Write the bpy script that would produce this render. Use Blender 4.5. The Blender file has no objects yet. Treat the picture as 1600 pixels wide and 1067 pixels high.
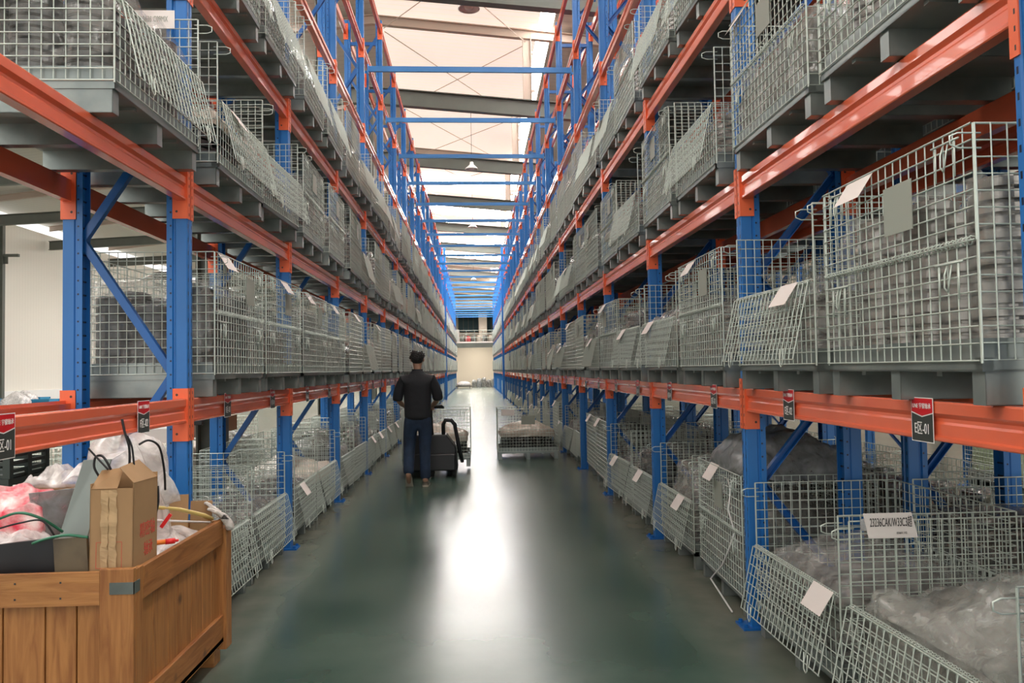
import bpy, math, random
from mathutils import Vector, Matrix, noise
R = random.Random(7)
sc = bpy.context.scene
C = bpy.context.collection
PI = math.pi
V = Vector

# ------------------------------------------------------------ camera, world, exposure
cam_d = bpy.data.cameras.new('camera'); cam = bpy.data.objects.new('camera', cam_d); C.objects.link(cam)
cam_d.sensor_width = 36; cam_d.lens = 1231.2*36/1600; cam_d.clip_start = .05; cam_d.clip_end = 300
yaw, pitch, roll = .0472, .0351, -.0163
f_ = V((math.sin(yaw)*math.cos(pitch), math.cos(yaw)*math.cos(pitch), math.sin(pitch)))
r_ = V((math.cos(yaw), -math.sin(yaw), 0)); u_ = r_.cross(f_)
r2 = r_*math.cos(roll)+u_*math.sin(roll); u2 = -r_*math.sin(roll)+u_*math.cos(roll)
m3 = Matrix((r2, u2, -f_)).transposed()
cam.matrix_world = Matrix.Translation((0, 0, 1.5)) @ m3.to_4x4()
sc.camera = cam
w = bpy.data.worlds.new('overcast_daylight'); sc.world = w; w.use_nodes = True
bg = w.node_tree.nodes['Background']; bg.inputs[0].default_value = (1.0, .97, .93, 1); bg.inputs[1].default_value = .95
vs = sc.view_settings; vs.view_transform = 'Standard'; vs.look = 'None'; vs.gamma = 1; vs.exposure = .95
try:
    vs.use_curve_mapping = False
    sc.cycles.use_denoising = True; sc.cycles.denoising_prefilter = 'ACCURATE'
    sc.cycles.max_bounces = 8; sc.cycles.diffuse_bounces = 4; sc.cycles.glossy_bounces = 3
    sc.cycles.transmission_bounces = 2; sc.cycles.transparent_max_bounces = 10
    sc.cycles.sample_clamp_indirect = 4
    sc.cycles.caustics_reflective = False
except Exception: pass
SKY_E = 2.0      # daylight coming through the translucent roof sheets

# ------------------------------------------------------------ materials
def nt(name):
    m = bpy.data.materials.new(name); m.use_nodes = True
    return m, m.node_tree, m.node_tree.nodes['Principled BSDF']
def pm(name, col, rough=.5, metal=0, var=0, scale=8, bump=0, bscale=40, spec=.5, col2=None, stretch=None, coat=0, rvar=0):
    m, t, b = nt(name); N = t.nodes; L = t.links
    b.inputs['Base Color'].default_value = (*col, 1); b.inputs['Roughness'].default_value = rough
    b.inputs['Metallic'].default_value = metal; b.inputs['Specular IOR Level'].default_value = spec
    b.inputs['Coat Weight'].default_value = coat
    if var or bump or col2 or rvar:
        tc = N.new('ShaderNodeTexCoord'); mp = N.new('ShaderNodeMapping'); L.new(tc.outputs['Object'], mp.inputs[0])
        if stretch: mp.inputs['Scale'].default_value = stretch
    if var or col2:
        n = N.new('ShaderNodeTexNoise'); n.inputs['Scale'].default_value = scale; n.inputs['Detail'].default_value = 6
        L.new(mp.outputs[0], n.inputs['Vector'])
        c2 = col2 or tuple(max(0, x*(1-var)) for x in col)
        cr = N.new('ShaderNodeValToRGB'); cr.color_ramp.elements[0].position = .35; cr.color_ramp.elements[1].position = .65
        cr.color_ramp.elements[0].color = (*c2, 1); cr.color_ramp.elements[1].color = (*col, 1)
        L.new(n.outputs[0], cr.inputs[0]); L.new(cr.outputs[0], b.inputs['Base Color'])
    if rvar:
        n3 = N.new('ShaderNodeTexNoise'); n3.inputs['Scale'].default_value = scale*2; L.new(mp.outputs[0], n3.inputs['Vector'])
        mr = N.new('ShaderNodeMapRange'); mr.inputs[3].default_value = rough-rvar; mr.inputs[4].default_value = rough+rvar
        L.new(n3.outputs[0], mr.inputs[0]); L.new(mr.outputs[0], b.inputs['Roughness'])
    if bump:
        n2 = N.new('ShaderNodeTexNoise'); n2.inputs['Scale'].default_value = bscale; n2.inputs['Detail'].default_value = 4
        L.new(mp.outputs[0], n2.inputs['Vector'])
        bm = N.new('ShaderNodeBump'); bm.inputs['Strength'].default_value = bump; bm.inputs['Distance'].default_value = .02
        L.new(n2.outputs[0], bm.inputs['Height']); L.new(bm.outputs[0], b.inputs['Normal'])
    return m
def film(name, col, alpha, rough=.2, var=.2):
    m, t, b = nt(name); N = t.nodes; L = t.links
    tc = N.new('ShaderNodeTexCoord')
    n = N.new('ShaderNodeTexNoise'); n.inputs['Scale'].default_value = 9; n.inputs['Detail'].default_value = 5; n.inputs['Distortion'].default_value = 1.8
    L.new(tc.outputs['Object'], n.inputs['Vector'])
    mr = N.new('ShaderNodeMapRange'); mr.inputs[1].default_value = .35; mr.inputs[2].default_value = .65
    mr.inputs[3].default_value = max(.02, alpha-var); mr.inputs[4].default_value = min(1, alpha+var)
    L.new(n.outputs[0], mr.inputs[0]); L.new(mr.outputs[0], b.inputs['Alpha'])
    b.inputs['Base Color'].default_value = (*col, 1); b.inputs['Roughness'].default_value = rough; b.inputs['Specular IOR Level'].default_value = .9
    bp = N.new('ShaderNodeBump'); bp.inputs['Strength'].default_value = .9; bp.inputs['Distance'].default_value = .03
    n2 = N.new('ShaderNodeTexNoise'); n2.noise_type = 'RIDGED_MULTIFRACTAL'; n2.inputs['Scale'].default_value = 5; n2.inputs['Detail'].default_value = 2.5; n2.inputs['Distortion'].default_value = .9
    L.new(tc.outputs['Object'], n2.inputs['Vector']); L.new(n2.outputs[0], bp.inputs['Height']); L.new(bp.outputs[0], b.inputs['Normal'])
    return m
M = {}
M['orange'] = pm('orange_paint', (.80, .15, .068), .22, coat=.35, var=.12, scale=5, spec=.6, stretch=(1, .4, 1))
M['conn'] = pm('orange_paint_bracket', (.80, .14, .05), .35)
M['blue'] = pm('blue_paint', (.009, .12, .41), .32, var=.12, scale=3, spec=.5)
M['bluepale'] = pm('blue_paint_clean', (.045, .22, .55), .35)
M['wire'] = pm('galvanised_wire', (.56, .62, .56), .40, metal=.35, spec=.5)
M['galv'] = pm('galvanised_sheet', (.30, .335, .315), .36, metal=.55, col2=(.21, .245, .235), scale=6, rvar=.08)
M['galvd'] = pm('dull_galvanised_sheet', (.16, .185, .17), .45, metal=.4, var=.3, scale=8)
M['paper'] = pm('white_paper', (.74, .68, .64), .7)
M['plate'] = pm('grey_label_plate', (.30, .32, .27), .6)
M['ring'] = pm('ground_steel_ring', (.36, .345, .32), .24, metal=.8, var=.35, scale=20)
M['ringd'] = pm('oiled_steel_ring', (.10, .105, .105), .28, metal=.7, var=.4, scale=14)
M['film'] = film('clear_plastic_film', (.60, .59, .55), .20, .12, .14)
M['filmh'] = film('milky_plastic_film', (.44, .44, .40), .40, .14)
M['filmw'] = film('white_plastic_film', (.82, .78, .76), .6, .25)
M['bagd'] = film('dark_plastic_film', (.22, .23, .23), .72, .3)
M['beigebag'] = pm('beige_plastic_bag', (.52, .45, .37), .35, bump=.9, bscale=9, var=.25, scale=5)
M['greybag'] = pm('grey_wrapped_parts', (.27, .265, .235), .3, bump=1, bscale=12, var=.65, scale=9)
M['green'] = pm('pale_green_sheet', (.55, .66, .42), .6, bump=.4, bscale=10)
M['steel'] = pm('grey_green_structural_steel', (.115, .125, .105), .5, var=.15, scale=2)
M['pinksteel'] = pm('light_structural_steel', (.50, .40, .33), .55)
M['white'] = pm('white_enamel', (.75, .75, .72), .4)
M['black'] = pm('black_plastic', (.012, .013, .015), .4)
M['rubber'] = pm('black_rubber', (.02, .02, .02), .7)
M['chrome'] = pm('bare_metal', (.55, .55, .55), .25, metal=.9)
M['card'] = pm('brown_cardboard', (.36, .215, .10), .75, var=.12, scale=6)
M['cardin'] = pm('torn_cardboard', (.50, .34, .18), .85, var=.2, scale=14)
M['redp'] = pm('red_print', (.55, .06, .04), .6)
M['redsign'] = pm('red_sign_film', (.62, .012, .02), .35)
M['blksign'] = pm('charcoal_sign_film', (.045, .05, .045), .4)
M['wht'] = pm('white_print', (.85, .83, .8), .5)
M['ink'] = pm('black_ink', (.03, .03, .03), .6)
M['skin'] = pm('skin', (.42, .24, .16), .5)
M['shirt'] = pm('black_cotton', (.008, .009, .012), .8, bump=.6, bscale=7)
M['jeans'] = pm('blue_denim', (.016, .035, .075), .85, var=.4, scale=9, bump=.5, bscale=8)
M['shoe'] = pm('canvas_shoe', (.14, .12, .095), .8); M['sole'] = pm('pale_shoe_sole', (.42, .36, .29), .7)
M['hair'] = pm('black_hair', (.006, .006, .006), .55, bump=1, bscale=60)
M['tape'] = pm('yellow_plastic_strip', (.75, .58, .20), .4)
M['strap'] = pm('black_strap', (.01, .01, .012), .4)
M['gstrap'] = pm('green_strap', (.03, .16, .09), .35)
M['glove'] = pm('white_knit_glove', (.62, .58, .54), .9, bump=.5, bscale=60)
M['dark'] = pm('dark_oily_board', (.03, .025, .02), .55, col2=(.13, .10, .06), scale=4)
M['grb'] = pm('grey_green_board', (.28, .33, .31), .5)
M['tealbin'] = pm('teal_blue_plastic', (.02, .22, .40), .4)
M['beige'] = pm('beige_wall_paint', (.78, .68, .56), .8)
M['curtain'] = pm('dark_teal_curtain', (.03, .07, .08), .7)
M['redcloth'] = pm('red_cloth', (.5, .08, .08), .8)
M['orangep'] = pm('orange_plastic', (.85, .22, .03), .4)
M['redpl'] = pm('red_plastic', (.7, .02, .02), .35)

def wood(name, base, dark, sc_=(1, 1, 1)):
    m, t, b = nt(name); N = t.nodes; L = t.links
    tc = N.new('ShaderNodeTexCoord'); mp = N.new('ShaderNodeMapping'); mp.inputs['Scale'].default_value = sc_
    L.new(tc.outputs['Object'], mp.inputs[0])
    n = N.new('ShaderNodeTexNoise'); n.inputs['Scale'].default_value = 5; n.inputs['Detail'].default_value = 8; n.inputs['Distortion'].default_value = 1.2
    L.new(mp.outputs[0], n.inputs['Vector'])
    cr = N.new('ShaderNodeValToRGB'); e = cr.color_ramp.elements; e[0].position = .3; e[0].color = (*dark, 1); e[1].position = .62; e[1].color = (*base, 1)
    L.new(n.outputs[0], cr.inputs[0])
    n2 = N.new('ShaderNodeTexVoronoi'); n2.inputs['Scale'].default_value = 3.1; L.new(tc.outputs['Object'], n2.inputs['Vector'])
    k = N.new('ShaderNodeMapRange'); k.inputs[1].default_value = .03; k.inputs[2].default_value = .10; L.new(n2.outputs['Distance'], k.inputs[0])
    mx = N.new('ShaderNodeMix'); mx.data_type = 'RGBA'; mx.inputs[6].default_value = (.10, .04, .015, 1)
    L.new(k.outputs[0], mx.inputs[0]); L.new(cr.outputs[0], mx.inputs[7]); L.new(mx.outputs[2], b.inputs['Base Color'])
    b.inputs['Roughness'].default_value = .5
    bp = N.new('ShaderNodeBump'); bp.inputs['Strength'].default_value = .25; bp.inputs['Distance'].default_value = .01
    L.new(n.outputs[0], bp.inputs['Height']); L.new(bp.outputs[0], b.inputs['Normal'])
    return m
M['woodv'] = wood('pine_upright_grain', (.40, .175, .052), (.24, .088, .024), (6, 6, .6))
M['woodx'] = wood('pine_crosswise_grain', (.42, .19, .058), (.26, .098, .028), (.6, 6, 6))
M['woody'] = wood('pine_lengthwise_grain', (.38, .16, .048), (.22, .078, .02), (6, .6, 6))

def perforated():
    "blue paint with the two rows of slots and the bolt holes punched in a rack post"
    m, t, b = nt('blue_perforated_post'); N = t.nodes; L = t.links
    tc = N.new('ShaderNodeTexCoord'); s = N.new('ShaderNodeSeparateXYZ'); L.new(tc.outputs['Object'], s.inputs[0])
    def math_(op, a, bb=None, c=None):
        n = N.new('ShaderNodeMath'); n.operation = op
        for i, x in enumerate((a, bb, c)):
            if x is None: continue
            if isinstance(x, (int, float)): n.inputs[i].default_value = x
            else: L.new(x, n.inputs[i])
        return n.outputs[0]
    X, Y, Z = s.outputs
    zz = math_('PINGPONG', Z, .0375)                       # 0 at multiples of .075
    inz = math_('LESS_THAN', zz, .011)
    ay = math_('ABSOLUTE', Y)
    col = math_('LESS_THAN', math_('ABSOLUTE', math_('SUBTRACT', ay, .024)), .0045)
    face = math_('LESS_THAN', X, .002)
    slot = math_('MULTIPLY', math_('MULTIPLY', inz, col), face)
    hx = math_('SUBTRACT', X, .088); zq = math_('PINGPONG', Z, .0375)
    rad = math_('SQRT', math_('ADD', math_('MULTIPLY', hx, hx), math_('MULTIPLY', zq, zq)))
    hole = math_('LESS_THAN', rad, .0055)
    msk = math_('MAXIMUM', slot, hole)
    nz = N.new('ShaderNodeTexNoise'); nz.inputs['Scale'].default_value = 2.5; L.new(tc.outputs['Object'], nz.inputs['Vector'])
    mx0 = N.new('ShaderNodeMix'); mx0.data_type = 'RGBA'; L.new(nz.outputs[0], mx0.inputs[0])
    mx0.inputs[6].default_value = (.014, .13, .41, 1); mx0.inputs[7].default_value = (.020, .165, .47, 1)
    mx = N.new('ShaderNodeMix'); mx.data_type = 'RGBA'; L.new(msk, mx.inputs[0]); L.new(mx0.outputs[2], mx.inputs[6]); mx.inputs[7].default_value = (.004, .008, .03, 1)
    L.new(mx.outputs[2], b.inputs['Base Color']); b.inputs['Roughness'].default_value = .33
    return m
M['post'] = perforated()

def floor_mat():
    m, t, b = nt('sealed_green_concrete'); N = t.nodes; L = t.links
    tc = N.new('ShaderNodeTexCoord')
    n = N.new('ShaderNodeTexNoise'); n.inputs['Scale'].default_value = .9; n.inputs['Detail'].default_value = 7; L.new(tc.outputs['Object'], n.inputs['Vector'])
    cr = N.new('ShaderNodeValToRGB'); e = cr.color_ramp.elements; e[0].position = .3; e[0].color = (.026, .062, .047, 1); e[1].position = .72; e[1].color = (.080, .122, .094, 1)
    L.new(n.outputs[0], cr.inputs[0])
    # pale dust swept up along the feet of the racks
    s = N.new('ShaderNodeSeparateXYZ'); L.new(tc.outputs['Object'], s.inputs[0])
    a = N.new('ShaderNodeMath'); a.operation = 'ABSOLUTE'; L.new(s.outputs[0], a.inputs[0])
    mr = N.new('ShaderNodeMapRange'); mr.inputs[1].default_value = 1.12; mr.inputs[2].default_value = 1.5; L.new(a.outputs[0], mr.inputs[0])
    n2 = N.new('ShaderNodeTexNoise'); n2.inputs['Scale'].default_value = 3; n2.inputs['Detail'].default_value = 6; L.new(tc.outputs['Object'], n2.inputs['Vector'])
    mu = N.new('ShaderNodeMath'); mu.operation = 'MULTIPLY'; L.new(mr.outputs[0], mu.inputs[0]); L.new(n2.outputs[0], mu.inputs[1])
    mx = N.new('ShaderNodeMix'); mx.data_type = 'RGBA'; L.new(mu.outputs[0], mx.inputs[0]); L.new(cr.outputs[0], mx.inputs[6]); mx.inputs[7].default_value = (.25, .235, .19, 1)
    # a few fine cracks
    def mth(op, a, c=None):
        q = N.new('ShaderNodeMath'); q.operation = op
        for k_, x_ in enumerate((a, c)):
            if x_ is None: continue
            if isinstance(x_, (int, float)): q.inputs[k_].default_value = x_
            else: L.new(x_, q.inputs[k_])
        return q.outputs[0]
    n4 = N.new('ShaderNodeTexNoise'); n4.inputs['Scale'].default_value = 1.7; n4.inputs['Detail'].default_value = 8; n4.inputs['Roughness'].default_value = .7; L.new(tc.outputs['Object'], n4.inputs['Vector'])
    wob = mth('MULTIPLY', mth('SUBTRACT', n4.outputs[0], .5), .7)
    def crack(across, along, c0, a0, a1, w_):
        d = mth('ABSOLUTE', mth('ADD', mth('SUBTRACT', s.outputs[across], c0), wob))
        t_ = mth('ABSOLUTE', mth('SUBTRACT', s.outputs[along], (a0+a1)/2))
        return mth('MULTIPLY', mth('LESS_THAN', d, w_), mth('LESS_THAN', t_, (a1-a0)/2))
    cm = mth('MAXIMUM', mth('MAXIMUM', crack(1, 0, 5.95, -.25, .45, .006), crack(0, 1, .02, 4.9, 9.3, .004)), crack(1, 0, 9.2, -.4, .5, .008))
    mx2 = N.new('ShaderNodeMix'); mx2.data_type = 'RGBA'; L.new(cm, mx2.inputs[0]); L.new(mx.outputs[2], mx2.inputs[6]); mx2.inputs[7].default_value = (.02, .025, .02, 1)
    L.new(mx2.outputs[2], b.inputs['Base Color'])
    r = N.new('ShaderNodeMapRange'); r.inputs[3].default_value = .20; r.inputs[4].default_value = .30; L.new(n.outputs[0], r.inputs[0]); L.new(r.outputs[0], b.inputs['Roughness'])
    b.inputs['Specular IOR Level'].default_value = .5
    return m
M['floor'] = floor_mat()
def ribbed(name, col, axis, pitch_, rough=.6, depth=.3, emit=0, ecol=(1, 1, 1)):
    "painted or translucent profiled sheet; ribs repeat along one axis"
    m, t, b = nt(name); N = t.nodes; L = t.links
    tc = N.new('ShaderNodeTexCoord'); s = N.new('ShaderNodeSeparateXYZ'); L.new(tc.outputs['Object'], s.inputs[0])
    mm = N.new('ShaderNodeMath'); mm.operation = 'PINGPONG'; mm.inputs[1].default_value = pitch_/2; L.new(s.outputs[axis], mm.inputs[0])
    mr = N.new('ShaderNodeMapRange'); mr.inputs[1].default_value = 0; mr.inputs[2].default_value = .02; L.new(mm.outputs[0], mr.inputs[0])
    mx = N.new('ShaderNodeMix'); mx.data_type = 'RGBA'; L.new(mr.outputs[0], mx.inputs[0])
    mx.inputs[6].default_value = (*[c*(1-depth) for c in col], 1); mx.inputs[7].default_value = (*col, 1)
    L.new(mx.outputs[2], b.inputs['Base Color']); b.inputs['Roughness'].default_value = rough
    if emit:
        mr2 = N.new('ShaderNodeMapRange'); mr2.inputs[3].default_value = emit*.86; mr2.inputs[4].default_value = emit; L.new(mr.outputs[0], mr2.inputs[0])
        n = N.new('ShaderNodeTexNoise'); n.inputs['Scale'].default_value = .5; L.new(tc.outputs['Object'], n.inputs['Vector'])
        m3_ = N.new('ShaderNodeMapRange'); m3_.inputs[3].default_value = .85; m3_.inputs[4].default_value = 1.12; L.new(n.outputs[0], m3_.inputs[0])
        mu = N.new('ShaderNodeMath'); mu.operation = 'MULTIPLY'; L.new(mr2.outputs[0], mu.inputs[0]); L.new(m3_.outputs[0], mu.inputs[1])
        b.inputs['Emission Color'].default_value = (*ecol, 1); L.new(mu.outputs[0], b.inputs['Emission Strength'])
    return m
M['skysheet'] = ribbed('translucent_roof_sheet', (.8, .72, .64), 1, .25, emit=SKY_E*.205, ecol=(1, .845, .73), depth=.2)
M['skybright'] = ribbed('clear_skylight_sheet', (.85, .85, .85), 1, .25, emit=SKY_E*9, ecol=(1, .97, .93), depth=.1)
M['sideglow'] = ribbed('added_side_glow_sheet', (.8, .8, .78), 1, .25, emit=SKY_E*3.2, ecol=(1, .97, .93), depth=.1)  # glow for the roof strips added over the side halls
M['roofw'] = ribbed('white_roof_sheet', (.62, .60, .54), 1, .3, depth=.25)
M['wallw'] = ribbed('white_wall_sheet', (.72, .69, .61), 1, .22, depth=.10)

# ------------------------------------------------------------ mesh helpers
class MB:
    def __init__(s): s.v = []; s.f = []; s.m = []; s.cur = 0
    def add(s, vs_, fs):
        o = len(s.v); s.v += [tuple(x) for x in vs_]; s.f += [tuple(i+o for i in f) for f in fs]; s.m += [s.cur]*len(fs)
    def box(s, x0, x1, y0, y1, z0, z1):
        s.add([(x0,y0,z0),(x1,y0,z0),(x1,y1,z0),(x0,y1,z0),(x0,y0,z1),(x1,y0,z1),(x1,y1,z1),(x0,y1,z1)],
              [(0,3,2,1),(4,5,6,7),(0,1,5,4),(1,2,6,5),(2,3,7,6),(3,0,4,7)])
    def obox(s, c, ax, ay, az, hx, hy, hz):
        c = V(c); ax = V(ax).normalized()*hx; ay = V(ay).normalized()*hy; az = V(az).normalized()*hz
        P = [c+a*ax+b*ay+d*az for d in (-1, 1) for a, b in ((-1,-1),(1,-1),(1,1),(-1,1))]
        s.add(P, [(0,3,2,1),(4,5,6,7),(0,1,5,4),(1,2,6,5),(2,3,7,6),(3,0,4,7)])
    def tube(s, pts, r, n=6, cap=True, closed=False):
        pts = [V(p) for p in pts]; rings = []; L = len(pts)
        rr = r if isinstance(r, (list, tuple)) else [r]*L
        prev = None
        for i, p in enumerate(pts):
            if closed: d = pts[(i+1) % L]-pts[i-1]
            else: d = pts[min(i+1, L-1)]-pts[max(i-1, 0)]
            d.normalize()
            if prev is None:
                a = d.cross(V((0, 0, 1)))
                if a.length < .1: a = d.cross(V((0, 1, 0)))
            else: a = prev-d*prev.dot(d)
            a.normalize(); b = d.cross(a); prev = a
            rings.append([p+(a*math.cos(2*PI*k/n)+b*math.sin(2*PI*k/n))*rr[i] for k in range(n)])
        vs_ = [q for g in rings for q in g]; fs = []
        for i in range(L if closed else L-1):
            j = (i+1) % L
            for k in range(n): fs.append((i*n+k, i*n+(k+1) % n, j*n+(k+1) % n, j*n+k))
        if cap and not closed: fs += [tuple(range(n-1, -1, -1)), tuple((L-1)*n+k for k in range(n))]
        s.add(vs_, fs)
    def wire(s, a, b, r=.0022, n=4): s.tube([a, b], r, n, cap=False)
    def prism(s, prof, axis, a, b):
        "profile (list of 2-D points) run along an axis from a to b"
        def P(p, t): return (t, p[0], p[1]) if axis == 0 else ((p[0], t, p[1]) if axis == 1 else (p[0], p[1], t))
        n = len(prof); s.add([P(p, a) for p in prof]+[P(p, b) for p in prof],
              [(k, (k+1) % n, n+(k+1) % n, n+k) for k in range(n)]+[tuple(range(n-1, -1, -1)), tuple(range(n, 2*n))])
    def lathe(s, prof, n=16, c=(0, 0, 0)):
        vs_ = [(c[0]+r*math.cos(2*PI*k/n), c[1]+r*math.sin(2*PI*k/n), c[2]+z) for r, z in prof for k in range(n)]
        fs = [(i*n+k, i*n+(k+1) % n, (i+1)*n+(k+1) % n, (i+1)*n+k) for i in range(len(prof)-1) for k in range(n)]
        s.add(vs_, fs)
    def xf(s, mat, start=0):
        for i in range(start, len(s.v)): s.v[i] = tuple(mat @ V(s.v[i]))
    def mesh(s, name, mats, smooth=False):
        me = bpy.data.meshes.new(name); me.from_pydata(s.v, [], s.f)
        for m in (mats if isinstance(mats, (list, tuple)) else [mats]): me.materials.append(M[m] if isinstance(m, str) else m)
        if any(s.m): me.polygons.foreach_set('material_index', s.m)
        if smooth: me.polygons.foreach_set('use_smooth', [True]*len(s.f))
        me.update(); return me
    def build(s, name, mats, parent=None, smooth=False, bevel=0, loc=None):
        o = bpy.data.objects.new(name, s.mesh(name, mats, smooth)); C.objects.link(o)
        if parent: o.parent = parent
        if loc: o.location = loc
        if bevel:
            b = o.modifiers.new('bevel', 'BEVEL'); b.width = bevel; b.segments = 2; b.limit_method = 'ANGLE'
        return o
def empty(name, loc=(0, 0, 0), rz=0):
    o = bpy.data.objects.new(name, None); C.objects.link(o); o.location = loc; o.rotation_euler = (0, 0, rz); o.empty_display_size = .1; return o
def tag(o, label, cat, group=None):
    o['label'] = label; o['category'] = cat; o['kind'] = 'thing'
    if group: o['group'] = group
    return o
def struct(o): o['kind'] = 'structure'; return o
def put(me, name, parent=None, loc=None, rz=0):
    o = bpy.data.objects.new(name, me); C.objects.link(o)
    if parent: o.parent = parent
    if loc: o.location = loc
    o.rotation_euler = (0, 0, rz); return o
def copy_tree(root, loc, rz):
    r = root.copy(); C.objects.link(r); r.location = loc; r.rotation_euler = (0, 0, rz)
    for ch in list(root.children):
        c = ch.copy(); C.objects.link(c); c.parent = r
        for g in list(ch.children):
            d = g.copy(); C.objects.link(d); d.parent = c
    return r
def crumple(me, amp, sc_, seed=0):
    for v in me.vertices:
        p = v.co*sc_+V((seed*7.1, seed*3.3, seed)); n = noise.noise_vector(p)*amp+noise.noise_vector(p*2.7)*amp*.45+noise.noise_vector(p*6.1)*amp*.2
        v.co += n
ORD = ['first','second','third','fourth','fifth','sixth','seventh','eighth','ninth','tenth','eleventh','twelfth','thirteenth','fourteenth','fifteenth','sixteenth','seventeenth','eighteenth','nineteenth','twentieth',
       'twenty-first','twenty-second','twenty-third','twenty-fourth','twenty-fifth','twenty-sixth','twenty-seventh','twenty-eighth','twenty-ninth','thirtieth']
def text(body, size, mat, parent, loc, rot, sx=1, name='lettering'):
    c = bpy.data.curves.new(name, 'FONT'); c.body = body; c.size = size; c.align_x = 'CENTER'; c.align_y = 'CENTER'; c.extrude = .0004
    c.materials.append(M[mat]); o = bpy.data.objects.new(name, c); C.objects.link(o); o.parent = parent
    me = bpy.data.meshes.new_from_object(o); bpy.data.objects.remove(o); o = bpy.data.objects.new(name, me); C.objects.link(o); o.parent = parent
    o.location = loc; o.rotation_euler = rot; o.scale = (sx, 1, 1); return o

# ------------------------------------------------------------ layout numbers
PITCH = 2.4; YR, YL = 4.516, 4.469; XR, XL = 1.551, -1.586
ZC = [0, 1.1335, 2.3645, 3.597, 4.883, 6.161, 7.446]     # foot of each beam bracket
NB = 27                                                  # bays
TOP = 7.8
def side(s): return (XR, YR, 0) if s == 'right' else (XL, YL, PI)

# ------------------------------------------------------------ the hall
b = MB(); b.box(-20.5, 22, -12, 77, -.2, 0); struct(b.build('floor', 'floor'))
b = MB(); b.box(-20.35, -20.15, -12, 77, 0, 8.2); struct(b.build('wall_left', 'wallw'))
b = MB(); b.box(-20.15, -20.05, -12, 77, 0, .9); struct(b.build('baseboard_left', 'white'))
b = MB(); b.box(20.15, 20.35, -12, 77, 0, 8.2); struct(b.build('wall_right', 'beige'))
b = MB(); b.box(-20.3, 20.3, 76.2, 76.4, 0, 11); struct(b.build('wall_end', 'beige'))
# roof: sloping sheets; the bay above the aisle is daylit
def zroof(x): return 10.47-.095*x if x > -2.4 else 10.698+.115*(x+2.4)
def slab(name, x0, x1, mat, y0=-12, y1=77, dz=0):
    b = MB(); b.add([(x0,y0,zroof(x0)+dz),(x1,y0,zroof(x1)+dz),(x1,y1,zroof(x1)+dz),(x0,y1,zroof(x0)+dz),
                     (x0,y0,zroof(x0)+dz+.08),(x1,y0,zroof(x1)+dz+.08),(x1,y1,zroof(x1)+dz+.08),(x0,y1,zroof(x0)+dz+.08)],
                    [(0,1,2,3),(7,6,5,4),(0,4,5,1),(1,5,6,2),(2,6,7,3),(3,7,4,0)])
    return struct(b.build(name, mat))
slab('ceiling_ridge', -2.4, 1.75, 'skysheet', y1=77)
slab('window_1', 1.75, 2.1, 'skybright', y0=-12, y1=76)
slab('ceiling_left', -20.3, -2.41, 'roofw')
slab('ceiling_right', 2.11, 20.3, 'roofw')
n_ = 2
for (x0, x1, y0, y1) in [(-10.5, -8.8, -6, 70), (-6, -4.8, -6, 60), (5.4, 6.2, -6, 60)]:  # glowing roof strips added as windows to light the side halls
    slab('window_%d' % n_, x0, x1, 'sideglow' if x0 < 0 else 'sideglow', y0, y1, dz=-.06); n_ += 1
for y0 in (36.5, 42.5, 48.5, 54.5, 60.5):     # clear sheets over the far part of the aisle
    slab('window_%d' % n_, -2.2, 1.6, 'skybright', y0, y0+3.2, dz=-.06); n_ += 1
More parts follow.
